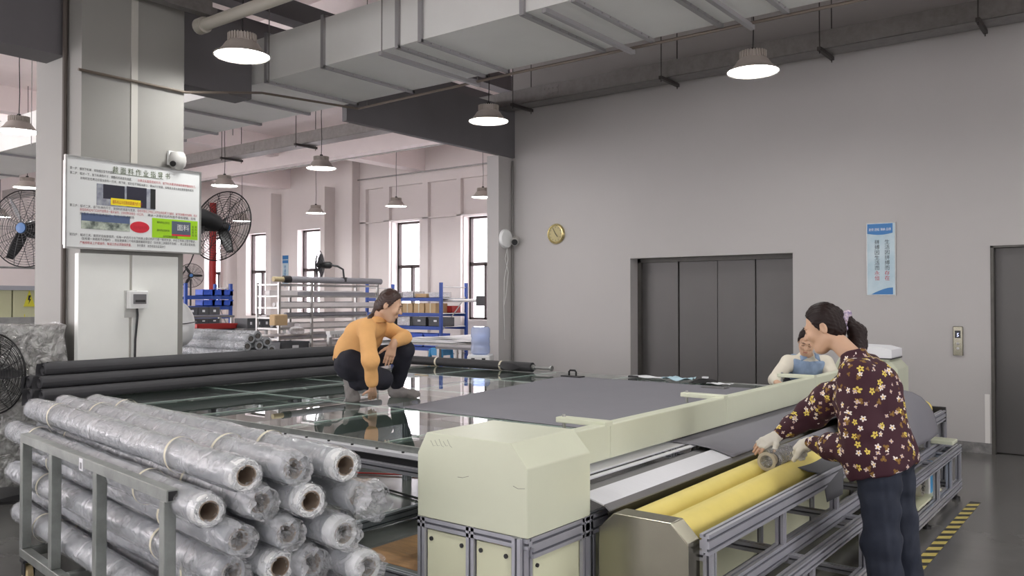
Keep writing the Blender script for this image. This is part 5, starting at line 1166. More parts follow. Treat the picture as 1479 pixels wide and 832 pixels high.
# ================================================================== PEOPLE (signed distance bodies turned into one smooth surface)
class Field:
    def __init__(s, lo, hi, h):
        s.lo = np.array(lo, float); s.h = h; s.n = np.maximum(4, np.ceil((np.array(hi)-s.lo)/h).astype(int)+1); s.f = np.full(s.n, 1.0, np.float32)
    def _sub(s, lo, hi):
        a = np.clip(np.floor((np.array(lo)-s.lo)/s.h).astype(int), 0, s.n); b = np.clip(np.ceil((np.array(hi)-s.lo)/s.h).astype(int)+1, 0, s.n)
        ax = [s.lo[i]+s.h*np.arange(a[i], b[i], dtype=np.float32) for i in range(3)]
        X = np.stack(np.meshgrid(*ax, indexing='ij'), -1).astype(np.float32) if all(b > a) else None
        return (slice(a[0], b[0]), slice(a[1], b[1]), slice(a[2], b[2])), X
    def _mix(s, lo, hi, fn, k, cut=False):
        m = k+0.03; sl, X = s._sub(np.array(lo)-m, np.array(hi)+m)
        if X is None: return
        d = fn(X); a = s.f[sl]
        if cut:
            d = -d; h = np.clip(0.5-0.5*(a-d)/k, 0, 1); s.f[sl] = a*(1-h)+d*h+k*h*(1-h)
        else:
            h = np.clip(0.5+0.5*(a-d)/k, 0, 1); s.f[sl] = a*(1-h)+d*h-k*h*(1-h)
    def cap(s, a, b, ra, rb=None, k=0.02, cut=False, flat=None):
        a = np.array(a, np.float32); b = np.array(b, np.float32); rb = ra if rb is None else rb; ab = b-a; L2 = max(float(ab@ab), 1e-9); R = max(ra, rb)
        if flat is not None:
            fd = np.array(flat[0], np.float32); fd /= np.linalg.norm(fd); q = flat[1]    # squash along a direction
        def fn(X):
            p = X-a; t = np.clip((p@ab)/L2, 0, 1); v = p-t[..., None]*ab
            if flat is not None:
                c = v@fd; v = v+(c*(1/q-1))[..., None]*fd
                d = np.linalg.norm(v, axis=-1)-(ra+(rb-ra)*t); return d*min(1, q)
            return np.linalg.norm(v, axis=-1)-(ra+(rb-ra)*t)
        e = R*(max(1, flat[1]) if flat is not None else 1)
        s._mix(np.minimum(a, b)-e, np.maximum(a, b)+e, fn, k, cut); return s
    def ell(s, c, r, axes=None, k=0.02, cut=False):
        c = np.array(c, np.float32); r = np.array(r, np.float32); A = np.eye(3, dtype=np.float32) if axes is None else np.array(axes, np.float32)
        def fn(X):
            q = (X-c)@A.T; k0 = np.linalg.norm(q/r, axis=-1); k1 = np.linalg.norm(q/(r*r), axis=-1); return k0*(k0-1)/np.maximum(k1, 1e-6)
        s._mix(c-r.max(), c+r.max(), fn, k, cut); return s
    def plane(s, p, n, k=0.008):      # keep the side opposite to n
        n = np.array(n, np.float32); n /= np.linalg.norm(n); sl, X = s._sub(s.lo, s.lo+s.h*s.n)
        d = (X-np.array(p, np.float32))@n; a = s.f[sl]; h = np.clip(0.5-0.5*(a-d)/k, 0, 1); s.f[sl] = a*(1-h)+d*h+k*h*(1-h); return s
    def wrinkle(s, fn):
        sl, X = s._sub(s.lo, s.lo+s.h*s.n); m = np.abs(s.f) < 0.04; P = X[m]; s.f[m] += fn(P).astype(np.float32); return s
    def mesh(s, name, mats, parent, region=None):
        f = s.f; sg = f < 0; c = np.zeros(np.array(f.shape)-1, np.int8)
        offs = [(i, j, k) for i in (0, 1) for j in (0, 1) for k in (0, 1)]
        nx, ny, nz = f.shape
        for o in offs: c += sg[o[0]:nx-1+o[0], o[1]:ny-1+o[1], o[2]:nz-1+o[2]]
        act = (c > 0) & (c < 8); I = np.argwhere(act); idx = np.full(c.shape, -1, np.int64); idx[act] = np.arange(len(I))
        P = np.zeros((len(I), 3)); N = np.zeros(len(I))
        for o in offs:
            for ax in range(3):
                if o[ax]: continue
                o2 = list(o); o2[ax] = 1; o0 = np.array(o); o1 = np.array(o2)
                A = I+o0; B = I+o1; f0 = f[A[:, 0], A[:, 1], A[:, 2]]; f1 = f[B[:, 0], B[:, 1], B[:, 2]]; m = (f0 < 0) != (f1 < 0)
                t = np.where(m, f0/np.where(m, f0-f1, 1), 0); P += m[:, None]*(o0+t[:, None]*(o1-o0)); N += m
        V = s.lo+s.h*(I+P/N[:, None]); Q = []
        for ax in range(3):
            b, d = (ax+1) % 3, (ax+2) % 3
            s0 = [slice(None)]*3; s1 = [slice(None)]*3; s0[ax] = slice(0, -1); s1[ax] = slice(1, None)
            a0, a1 = sg[tuple(s0)], sg[tuple(s1)]; E = np.argwhere(a0 != a1)
            ok = (E[:, b] > 0) & (E[:, d] > 0) & (E[:, b] < f.shape[b]-1) & (E[:, d] < f.shape[d]-1); E = E[ok]
            inside = a0[E[:, 0], E[:, 1], E[:, 2]]; eb = np.zeros(3, int); eb[b] = 1; ed = np.zeros(3, int); ed[d] = 1
            g = lambda e: idx[e[:, 0], e[:, 1], e[:, 2]]
            q = np.stack([g(E), g(E-eb), g(E-eb-ed), g(E-ed)], 1); q[~inside] = q[~inside][:, ::-1]; Q.append(q)
        Q = np.concatenate(Q); Q = Q[(Q >= 0).all(1)]; Q = Q[:, ::-1] if False else Q
        l = np.array(parent.location) if parent is not None else 0
        me = bpy.data.meshes.new(name); nv, nf = len(V), len(Q); me.vertices.add(nv); me.vertices.foreach_set('co', (V-l).astype(np.float32).ravel())
        me.loops.add(nf*4); me.loops.foreach_set('vertex_index', Q.astype(np.int32).ravel()); me.polygons.add(nf)
        me.polygons.foreach_set('loop_start', np.arange(0, nf*4, 4, dtype=np.int32)); 
        try: me.polygons.foreach_set('loop_total', np.full(nf, 4, np.int32))
        except Exception: pass
        for m in (mats if isinstance(mats, (list, tuple)) else [mats]): me.materials.append(m)
        if region is not None: me.polygons.foreach_set('material_index', region(V[Q].mean(1)).astype(np.int32))
        me.polygons.foreach_set('use_smooth', np.ones(nf, bool)); me.update(); me.validate()
        o = bpy.data.objects.new(name, me); C.objects.link(o); o.parent = parent
        return o
def V3(v): return np.array(v, float)
def unit(v): v = V3(v); return v/np.linalg.norm(v)
def lerp(a, b, t): return V3(a)*(1-t)+V3(b)*t
def hand(f, wrist, d, nrm, thumb, curl=0.3, sc_=1.0, grow=0.0, stop=4, spread=0.1, k=0.006):
    # d: towards fingers, nrm: back of the hand, thumb: side the thumb leaves from
    d = unit(d); nrm = unit(V3(nrm)-d*(V3(nrm)@d)); th = unit(V3(thumb)-d*(V3(thumb)@d)-nrm*(V3(thumb)@nrm)); w = V3(wrist)
    f.cap(w-d*0.02, w+d*0.02*sc_, 0.024*sc_+grow, 0.026*sc_+grow, 0.015)
    for t in (-0.028, -0.01, 0.01, 0.026):
        f.cap(w+d*0.015*sc_+th*t*0.6*sc_, w+d*0.082*sc_+th*t*sc_, 0.014*sc_+grow, 0.0125*sc_+grow, 0.012)
    L = [(0.030, 0.040, 0.9), (0.011, 0.045, 1.0), (-0.010, 0.042, 0.95), (-0.029, 0.033, 0.8)]
    for i, (t, l, q) in enumerate(L):
        p = w+d*(0.083-abs(t)*0.25)*sc_+th*t*sc_; a = curl*0.6+0.05*i*curl; dd = d+th*t*spread*10*0.3; dd = unit(dd)
        segs = [l*sc_, l*0.62*sc_, l*0.5*sc_]; r = 0.0088*sc_
        for j, sgl in enumerate(segs):
            if j >= stop: break
            dj = unit(dd*math.cos(a)-nrm*math.sin(a)); e = p+dj*sgl; f.cap(p, e, r*(1-0.07*j)+grow, r*(1-0.07*(j+1))+grow, k*0.7); p = e; a += curl*(1.0 if j == 0 else 0.8)
    p = w+d*0.03*sc_+th*0.024*sc_; dt = unit(d*0.65+th*0.75-nrm*0.25*(0.5+curl))
    for j, (sgl, rr) in enumerate(((0.035, 0.0125), (0.03, 0.0105), (0.024, 0.009))):
        if stop < 3 and j == 2: break
        e = p+dt*sgl*sc_; f.cap(p, e, rr*sc_+grow, rr*0.9*sc_+grow, k); p = e; dt = unit(dt+d*0.3-nrm*0.2*curl)
def head(f, c, fwd, up, S=1.0):
    fw = unit(fwd); up = unit(V3(up)-fw*(V3(up)@fw)); lf = np.cross(up, fw); A = np.array([fw, lf, up]); w = lambda x, y, z: V3(c)+S*(x*fw+y*lf+z*up)
    f.ell(w(-0.006, 0, 0.03), np.array((0.086, 0.072, 0.086))*S, A, 0.02); f.ell(w(0.03, 0, -0.035), np.array((0.062, 0.056, 0.078))*S, A, 0.03)
    f.cap(w(0.062, -0.012, -0.098), w(0.062, 0.012, -0.098), 0.02*S, k=0.03)
    f.cap(w(-0.01, 0.048, -0.06), w(0.045, 0.022, -0.098), 0.018*S, k=0.03); f.cap(w(-0.01, -0.048, -0.06), w(0.045, -0.022, -0.098), 0.018*S, k=0.03)
    f.cap(w(0.082, 0, 0.012), w(0.110, 0, -0.026), 0.0075*S, 0.0115*S, 0.012); f.ell(w(0.092, 0.013, -0.03), (0.009*S,)*3, A, 0.008); f.ell(w(0.092, -0.013, -0.03), (0.009*S,)*3, A, 0.008)
    f.cap(w(0.082, -0.03, 0.022), w(0.082, 0.03, 0.022), 0.012*S, k=0.015)
    for y in (-0.03, 0.03):
        f.ell(w(0.09, y, 0.004), np.array((0.012, 0.017, 0.012))*S, A, 0.012, cut=True); f.ell(w(0.078, y, 0.003), np.array((0.0125, 0.015, 0.011))*S, A, 0.004)
        f.ell(w(0.072, y*1.25, -0.025), np.array((0.018, 0.02, 0.02))*S, A, 0.02)
    f.cap(w(0.088, -0.018, -0.058), w(0.088, 0.018, -0.058), 0.007*S, k=0.006); f.cap(w(0.087, -0.015, -0.069), w(0.087, 0.015, -0.069), 0.008*S, k=0.006)
    for y in (-1, 1):
        f.ell(w(-0.008, y*0.076, -0.008), np.array((0.019, 0.008, 0.031))*S, A, 0.006); f.ell(w(-0.004, y*0.083, -0.004), np.array((0.01, 0.005, 0.018))*S, A, 0.004, cut=True)
    return w, A
def face_marks(parent, w, S=1.0, tag_='eyebrow'):
    for y in (-1, 1):
        b = MB(); l = V3(parent.location)
        b.tube([w(0.0945-0.001, y*0.014, 0.026)-l, w(0.096-0.002, y*0.03, 0.030)-l, w(0.086, y*0.046, 0.025)-l], [0.0028*S, 0.003*S, 0.0015*S], 6); b.build('eyebrow', M_hair, parent, True)
        b = MB(); b.tube([w(0.087, y*0.017, 0.001)-l, w(0.0915, y*0.030, -0.002)-l, w(0.084, y*0.044, 0.001)-l], [0.0015*S, 0.0026*S, 0.0015*S], 6); b.build('eyelid_line', M_hair, parent, True)
    b = MB(); b.tube([w(0.094, -0.018, -0.0635)-l, w(0.0965, 0, -0.064)-l, w(0.094, 0.018, -0.0635)-l], [0.0025*S, 0.0042*S, 0.0025*S], 6); b.build('lips', mat('lip_tone', s2l(176, 104, 96), 0.45), parent, True)
def hairdo(w, A, S, lo, hi, tail, tail_r, h=0.0045, line=0.017, tie=None):
    g = Field(lo, hi, h)
    g.ell(w(-0.009, 0, 0.036), np.array((0.093, 0.081, 0.094))*S, A, 0.01); g.ell(w(-0.042, 0, -0.02), np.array((0.058, 0.064, 0.066))*S, A, 0.03)
    p = w(line, 0, 0); n = A[0]*0.86-A[2]*0.5; g.plane(p, n, 0.01)
    for y in (-1, 1): g.cap(w(0.03, y*0.075, 0.03), w(0.014, y*0.078, -0.01), 0.008*S, 0.004*S, 0.01)
    for (a, b), (ra, rb) in zip(zip(tail[:-1], tail[1:]), zip(tail_r[:-1], tail_r[1:])): g.cap(a, b, ra, rb, 0.015)
    def wr(P):
        q = P-V3(w(0, 0, 0)); a = q@A[1]; b = q@A[0]; c = q@A[2]; return 0.0016*np.sin(a*420+b*60)+0.0014*np.sin((a-c)*300+b*90)
    g.wrinkle(wr); return g

# flower cloth
def flower_cloth():
    m = bpy.data.materials.new('floral_blouse'); m.use_nodes = True; nt = m.node_tree; N = nt.nodes; L = nt.links; b = N['Principled BSDF']; b.inputs['Roughness'].default_value = 0.75; b.inputs['Specular IOR Level'].default_value = 0.3
    geo = N.new('ShaderNodeNewGeometry'); tc = N.new('ShaderNodeTexCoord')
    def vm(op, a, c=None):
        n = N.new('ShaderNodeVectorMath'); n.operation = op
        for i, x in enumerate((a, c)):
            if x is None: continue
            if isinstance(x, tuple): n.inputs[i].default_value = x
            else: L.new(x, n.inputs[i])
        return n
    def mt(op, a, c=None, d=None):
        n = N.new('ShaderNodeMath'); n.operation = op
        for i, x in enumerate((a, c, d)):
            if x is None: continue
            if isinstance(x, (int, float)): n.inputs[i].default_value = x
            else: L.new(x, n.inputs[i])
        return n.outputs[0]
    base = s2l(62, 32, 42); cur = None
    layers = [(17.0, (0.0, 0, 0), 0.0155, s2l(232, 222, 214), s2l(226, 190, 60), 5, 0.62), (15.5, (3.3, 1.7, 5.1), 0.0165, s2l(222, 200, 96), s2l(120, 86, 30), 5, 0.72), (19.0, (7.7, 2.7, 9.1), 0.015, s2l(128, 96, 48), s2l(150, 120, 60), 3, 0.66), (21, (1.7, 8.7, 4.1), 0.011, s2l(200, 178, 176), s2l(226, 200, 90), 4, 0.7)]
    for sc_, off, rad, col, ccol, pet, thr in layers:
        mp = vm('ADD', tc.outputs['Object'], off); vo = N.new('ShaderNodeTexVoronoi'); vo.inputs['Scale'].default_value = sc_; vo.inputs['Randomness'].default_value = 0.85; L.new(mp.outputs[0], vo.inputs['Vector'])
        dv = vm('SUBTRACT', mp.outputs[0], vo.outputs['Position']); nrm = geo.outputs['Normal']
        t1 = vm('CROSS_PRODUCT', nrm, (0.1, 0.2, 1.0)); t1 = vm('NORMALIZE', t1.outputs[0]); t2 = vm('CROSS_PRODUCT', nrm, t1.outputs[0])
        u = vm('DOT_PRODUCT', dv.outputs[0], t1.outputs[0]).outputs['Value']; v = vm('DOT_PRODUCT', dv.outputs[0], t2.outputs[0]).outputs['Value']
        sepc = N.new('ShaderNodeSeparateColor'); L.new(vo.outputs['Color'], sepc.inputs[0])
        r = mt('SQRT', mt('ADD', mt('MULTIPLY', u, u), mt('MULTIPLY', v, v))); ang = mt('ADD', mt('ARCTAN2', v, u), mt('MULTIPLY', sepc.outputs[1], 6.28))
        pr = mt('MULTIPLY_ADD', mt('ABSOLUTE', mt('COSINE', mt('MULTIPLY', ang, pet/2))), rad*0.62, rad*0.38)
        on = mt('MULTIPLY', mt('LESS_THAN', r, pr), mt('LESS_THAN', sepc.outputs[0], 1-thr)); cen = mt('MULTIPLY', mt('LESS_THAN', r, rad*0.25), on)
        mx = N.new('ShaderNodeMix'); mx.data_type = 'RGBA'; L.new(on, mx.inputs[0]); mx.inputs[7].default_value = (*col, 1)
        if cur is None: mx.inputs[6].default_value = (*base, 1)
        else: L.new(cur, mx.inputs[6])
        m2 = N.new('ShaderNodeMix'); m2.data_type = 'RGBA'; L.new(cen, m2.inputs[0]); L.new(mx.outputs[2], m2.inputs[6]); m2.inputs[7].default_value = (*ccol, 1); cur = m2.outputs[2]
    L.new(cur, b.inputs['Base Color']); return m
M_floral = flower_cloth()
def folds(seed, amp, fx=26, fz=9):
    rs = np.random.RandomState(seed); K = rs.normal(size=(5, 3))*np.array([fx, fx, fz]); ph = rs.uniform(0, 6, 5)
    def fn(P): return amp*sum(np.sin(P@K[i]+ph[i]+1.5*np.sin(P@K[(i+1) % 5]*0.5)) for i in range(5))/2.2
    return fn

# ---------------------------------------------------------------- woman at the rollers
def woman_standing():
    t = thing('person', (-1.03, 4.27, 0), 'woman in maroon floral blouse and navy jeans standing bent over the yellow rollers', 'person')
    pel = V3((-1.05, 4.27, 0.88)); hl, hr = V3((-1.045, 4.18, 0.86)), V3((-1.04, 4.37, 0.86)); kl, kr = V3((-1.02, 4.16, 0.46)), V3((-0.99, 4.38, 0.46)); al, ar = V3((-0.985, 4.15, 0.085)), V3((-0.95, 4.40, 0.085))
    ch = V3((-1.10, 4.28, 1.14)); nb = V3((-1.165, 4.29, 1.325)); sl, sr_ = V3((-1.12, 4.135, 1.24)), V3((-1.15, 4.44, 1.25))
    el, wl = V3(pp(1243, 652, 3.93)), V3(pp(1168, 640, 4.27)); er, wr_ = V3(pp(1172, 597, 4.55)), V3(pp(1122, 630, 4.5))
    hc = V3((-1.33, 4.335, 1.462)); fwd = unit((-0.93, -0.1, -0.36)); up = unit((-0.3, 0.02, 0.95))
    f = Field((-1.85, 3.95, -0.01), (-0.78, 4.75, 1.64), 0.005)
    f.cap(pel-V3((0, .06, 0)), pel+V3((0, .06, 0)), 0.12, 0.12, 0.04); f.cap(pel+V3((0, 0, .03)), ch, 0.105, 0.12, 0.05); f.cap(lerp(sl, sr_, 0.15), lerp(sl, sr_, 0.85), 0.065, 0.065, 0.05)
    f.cap(nb+V3((0.01, 0, -0.03)), hc-up*0.05-fwd*0.02, 0.050, 0.045, 0.025)
    for h_, k_, a_ in ((hl, kl, al), (hr, kr, ar)):
        f.cap(h_, k_, 0.078, 0.052, 0.03); f.cap(k_, a_, 0.052, 0.036, 0.02); f.cap(a_, a_+V3((-0.12, 0, -0.04)), 0.035, 0.03, 0.02)
    for s_, e_, w_ in ((sl, el, wl), (sr_, er, wr_)):
        f.cap(s_, e_, 0.042, 0.034, 0.02); f.cap(e_, w_, 0.034, 0.023, 0.015)
    tip = V3((-1.64, 4.40, 0.79)); dL = unit(V3((-1.60, 4.44, 0.79))-wl)
    hand(f, wl, dL, (-0.25, -0.5, 0.85), (0.2, -0.9, 0), 0.9, 0.98); dR = unit(V3(pp(1098, 642, 4.46))-wr_)
    hand(f, wr_, dR, (0.1, -0.35, 0.9), (0.35, -0.9, -0.1), 0.28, 0.98)
    w, A = head(f, hc, fwd, up, 1.0)
    f.mesh('body', M_skin, t); face_marks(t, w)
    # gloves
    g = Field((-1.85, 4.2, 0.68), (-1.3, 4.75, 1.0), 0.004); hand(g, wl, dL, (-0.25, -0.5, 0.85), (0.2, -0.9, 0), 0.9, 0.98, 0.0045, 3); g.cap(lerp(wl, el, 0.14), wl, 0.031, 0.03, 0.01)
    g.wrinkle(folds(4, 0.0012, 120, 120)); g.mesh('glove', M_glove, t)
    g = Field((-1.85, 4.2, 0.68), (-1.3, 4.75, 1.05), 0.004); hand(g, wr_, dR, (0.1, -0.35, 0.9), (0.35, -0.9, -0.1), 0.28, 0.98, 0.0045, 1); g.cap(lerp(wr_, er, 0.2), wr_, 0.031, 0.03, 0.01)
    g.wrinkle(folds(5, 0.0012, 120, 120)); g.mesh('glove', M_glove, t)
    # jeans
    g = Field((-1.3, 4.0, 0.02), (-0.78, 4.6, 1.02), 0.006)
    g.cap(pel-V3((0, .065, 0)), pel+V3((0, .065, 0)), 0.128, 0.128, 0.04); g.cap(pel, pel+V3((-0.02, 0, 0.08)), 0.125, 0.12, 0.03); g.ell(pel+V3((0.055, -0.05, -0.02)), (0.1, 0.1, 0.1), None, 0.03); g.ell(pel+V3((0.055, 0.06, -0.02)), (0.1, 0.1, 0.1), None, 0.03)
    for h_, k_, a_ in ((hl, kl, al), (hr, kr, ar)):
        g.cap(h_+V3((0.01, 0, -0.04)), k_, 0.104, 0.083, 0.03); g.cap(k_, a_+V3((0, 0, 0.01)), 0.083, 0.072, 0.03)
    g.plane((0, 0, 0.06), (0, 0, -1)); g.wrinkle(folds(2, 0.006, 18, 22)); g.wrinkle(folds(3, 0.002, 60, 50)); g.mesh('jeans', M_jeans, t)
    # pocket stitching as a thin raised seam
    # shoes
    for a_ in (al, ar):
        g = Field(a_+V3((-0.24, -0.08, -0.1)), a_+V3((0.1, 0.08, 0.08)), 0.006); g.cap(a_+V3((0.02, 0, -0.035)), a_+V3((-0.15, 0, -0.045)), 0.045, 0.036, 0.02); g.cap(a_, a_+V3((0, 0, -0.04)), 0.045, 0.045, 0.02); g.plane((0, 0, 0.002), (0, 0, -1)); g.mesh('shoe', M_dark, t)
    # blouse with full sleeves
    g = Field((-1.75, 3.88, 0.66), (-0.78, 4.8, 1.42), 0.006)
    g.cap(pel+V3((0.0, -.07, -0.06)), pel+V3((0.0, .08, -0.06)), 0.155, 0.155, 0.04); g.cap(pel+V3((0, 0, 0.0)), ch, 0.165, 0.145, 0.06, flat=((1, 0, 0), 0.95)); g.ell(ch+V3((-0.05, 0, -0.02)), (0.12, 0.16, 0.13), None, 0.05); g.ell(ch+V3((0.025, 0, 0.0)), (0.112, 0.16, 0.17), None, 0.05)
    g.cap(lerp(sl, sr_, 0.12), lerp(sl, sr_, 0.88), 0.082, 0.082, 0.05); g.cap(nb-V3((0, 0, 0.05)), nb+V3((-0.008, 0, 0.0)), 0.085, 0.064, 0.03)
    for s_, e_, w_, q in ((sl, el, wl, 1.0), (sr_, er, wr_, 0.9)):
        g.cap(s_, lerp(s_, e_, 0.7), 0.07*q, 0.092*q, 0.04); g.cap(lerp(s_, e_, 0.7), e_, 0.092*q, 0.088*q, 0.03); g.cap(e_, lerp(e_, w_, 0.6), 0.085*q, 0.062*q, 0.03); g.cap(lerp(e_, w_, 0.6), lerp(e_, w_, 0.86), 0.062*q, 0.036, 0.02); g.cap(lerp(e_, w_, 0.86), lerp(e_, w_, 0.95), 0.036, 0.034, 0.01)
    g.plane(nb+V3((-0.01, 0, 0.025)), (-0.35, 0, 0.94), 0.006)
    g.plane((-1.05, 0, 0.775), (0.3, 0, -1), 0.01)
    g.wrinkle(folds(1, 0.005, 24, 9)); g.wrinkle(folds(9, 0.0022, 60, 22)); g.mesh('blouse', M_floral, t)
    # hair, ponytail, scrunchie
    tb_ = w(-0.105, 0, 0.052)
    tail = [w(-0.08, 0, 0.05), V3(pp(1224, 463, 4.25)), V3(pp(1238, 480, 4.24)), V3(pp(1238, 498, 4.22)), V3(pp(1238, 514, 4.17)), V3(pp(1252, 526, 4.1)), V3(pp(1268, 533, 4.05))]
    g = hairdo(w, A, 1.0, (-1.52, 4.15, 1.2), (-0.95, 4.6, 1.64), tail, [0.028, 0.026, 0.044, 0.047, 0.038, 0.024, 0.008]); g.mesh('hair', M_hair, t)
    cc = V3(pp(1221, 463, 4.235)); b = MB(); ax1 = unit(np.cross(V3((0.8, 0, 0.1)), V3((0, 1, 0)))); pts = []
    axd = unit(V3((1, 0.05, -0.25))); u1 = unit(np.cross(axd, V3((0, 1, 0)))); u2 = np.cross(axd, u1); l = V3(t.location)
    for i in range(30):
        a = 6.2832*i/30; pts.append(cc+(u1*math.cos(a)+u2*math.sin(a))*0.040+axd*0.006*math.sin(a*7)-l)
    b.tube(pts, [0.017+0.003*math.sin(i*2.3) for i in range(30)], 8, closed=True); b.build('scrunchie', mat('scrunchie_print', s2l(222, 206, 210), 0.8, col2=s2l(120, 110, 150), vscale=70), t, True)
    return t
woman_standing()

# ---------------------------------------------------------------- woman crouching on the glass
def woman_crouching():
    q = pp(540, 578, 6.4); t = thing('person', (q.x, q.y, ZT), 'woman in mustard shirt and navy trousers crouching on the glass table', 'person')
    J = lambda px, py, Z: V3(pp(px, py, Z))
    hc = J(562, 441, 6.33); nb = J(541, 466, 6.40); chest = J(524, 487, 6.44); belly = J(513, 505, 6.46); pel = J(508, 523, 6.46)
    sR, sL = J(528, 477, 6.22), J(552, 470, 6.58); eR, wR = J(535, 521, 6.04), J(538, 561, 6.10); eL, wL = J(583, 487, 6.52), J(568, 497, 6.30)
    hR, hL = J(508, 527, 6.34), J(510, 522, 6.58); kR, aR = J(553, 548, 6.33), J(505, 556, 6.40); kL, aL = J(585, 507, 6.58), J(572, 562, 6.70)
    img_r = unit(V3(RT)); aw = unit(V3((FW[0], FW[1], 0))); upw = V3((0, 0, 1))
    fwd = unit(img_r*0.93-aw*0.05-upw*0.36); up = unit(img_r*0.33+upw*0.94)
    allp = np.array([hc, nb, chest, pel, sR, sL, eR, wR, eL, wL, kR, aR, kL, aL]); lo = allp.min(0)-0.17; hi = allp.max(0)+0.17; lo[2] = ZT-0.01; hi[2] += 0.02
    f = Field(lo, hi, 0.0055)
    f.cap(lerp(hR, hL, 0.2), lerp(hR, hL, 0.8), 0.085, 0.085, 0.03); f.cap(pel, belly, 0.09, 0.09, 0.03); f.cap(belly, chest, 0.1, 0.11, 0.05); f.cap(chest, nb, 0.1, 0.06, 0.04); f.cap(lerp(sR, sL, 0.1), lerp(sR, sL, 0.9), 0.06, 0.06, 0.04)
    f.cap(nb, hc-up*0.05-fwd*0.03, 0.05, 0.048, 0.025)
    for h_, k_, a_ in ((hR, kR, aR), (hL, kL, aL)): f.cap(h_, k_, 0.06, 0.05, 0.02); f.cap(k_, a_, 0.05, 0.034, 0.02)
    toeR = J(509, 577, 6.38); toeR[2] = ZT+0.03; toeL = J(600, 573, 6.62); toeL[2] = ZT+0.028
    f.cap(aR, toeR, 0.036, 0.03, 0.02); f.cap(aL, toeL, 0.034, 0.026, 0.02)
    for s_, e_, w_ in ((sR, eR, wR), (sL, eL, wL)): f.cap(s_, e_, 0.042, 0.035, 0.02); f.cap(e_, w_, 0.035, 0.023, 0.015)
    tipR = J(538, 583, 6.22); tipR[2] = ZT+0.012; hand(f, wR, unit(tipR-wR), -aw*0.9+img_r*0.2, -img_r, 0.12, 0.88)
    hand(f, wL, unit(J(561, 521, 6.3)-wL), -aw+img_r*0.2, -img_r, 0.16, 1.0, spread=0.04)
    w, A = head(f, hc, fwd, up, 0.98); f.mesh('body', M_skin, t); face_marks(t, w)
    # trousers
    g = Field(lo, hi, 0.0065)
    g.cap(lerp(hR, hL, 0.08), lerp(hR, hL, 0.92), 0.128, 0.128, 0.04); g.cap(pel, belly, 0.13, 0.12, 0.04)
    g.plane(belly+V3((0, 0, 0.02)), upw*0.8+img_r*0.35, 0.01)
    for h_, k_, a_, r_ in ((hR, kR, aR, 0.088), (hL, kL, aL, 0.095)):
        g.cap(h_, k_, r_, 0.072, 0.03); g.cap(k_, lerp(k_, a_, 0.86), 0.072, 0.054, 0.03)
    g.wrinkle(folds(12, 0.004, 26, 26)); g.mesh('trousers', M_black_t, t)
    # shirt
    g = Field(lo, hi, 0.006)
    g.cap(pel+upw*0.04, belly+upw*0.02, 0.14, 0.135, 0.04); g.cap(belly, chest, 0.14, 0.138, 0.05); g.cap(chest, nb-upw*0.03, 0.128, 0.085, 0.05); g.cap(lerp(sR, sL, 0.1), lerp(sR, sL, 0.9), 0.078, 0.078, 0.04)
    g.plane(pel+upw*0.0-img_r*0.02, -upw*0.85-img_r*0.15, 0.01)
    for s_, e_, w_, en in ((sR, eR, wR, 0.80), (sL, eL, wL, 0.72)):
        g.cap(s_, e_, 0.064, 0.058, 0.04); g.cap(e_, lerp(e_, w_, en), 0.058, 0.043, 0.03)
    g.wrinkle(folds(21, 0.0045, 24, 24)); g.mesh('shirt', M_orange, t)
    # collar
    cdir = unit(hc-nb); u1 = unit(np.cross(cdir, V3((0, 1, 0)))); u2 = np.cross(cdir, u1); l = V3(t.location); b = MB()
    def col(u, v):
        a = -2.6+5.2*u; d0 = img_r*math.cos(a)+aw*math.sin(a); base = nb+cdir*0.012+d0*(0.064+0.052*v)+cdir*(0.062-0.066*v); return tuple(base-l)
    b.grid(col, 28, 5); o = b.build('collar', M_orange, t, True); o.modifiers.new('t', 'SOLIDIFY').thickness = 0.005
    # shoe covers
    g = Field(aR-0.16, aR+0.16, 0.006); g.cap(aR+upw*0.03, toeR, 0.05, 0.045, 0.02); g.cap(toeR, toeR+img_r*0.02, 0.046, 0.044, 0.02); g.plane((0, 0, ZT+0.001), (0, 0, -1), 0.004); g.wrinkle(folds(31, 0.004, 60, 60)); g.mesh('shoe_cover', M_greyshoe, t)
    g = Field(aL+V3((-0.22, -0.22, -0.2)), aL+V3((0.25, 0.25, 0.1)), 0.006); g.cap(aL-upw*0.02-img_r*0.02, toeL, 0.05, 0.036, 0.025); g.cap(aL+upw*0.01, aL-upw*0.04, 0.046, 0.05, 0.02); g.plane((0, 0, ZT+0.001), (0, 0, -1), 0.004); g.wrinkle(folds(33, 0.004, 60, 60)); g.mesh('shoe_cover', M_greyshoe, t)
    tail = [w(-0.085, 0, -0.02), J(542, 452, 6.36), J(535, 458, 6.33), J(530, 466, 6.28)]
    g = hairdo(w, A, 0.98, hc-0.2, hc+0.2, tail, [0.03, 0.024, 0.018, 0.006]); g.mesh('hair', mat('brown_hair', s2l(58, 38, 32), 0.4, bump=0.5, bscale=55, bdist=0.006), t)
    return t
woman_crouching()

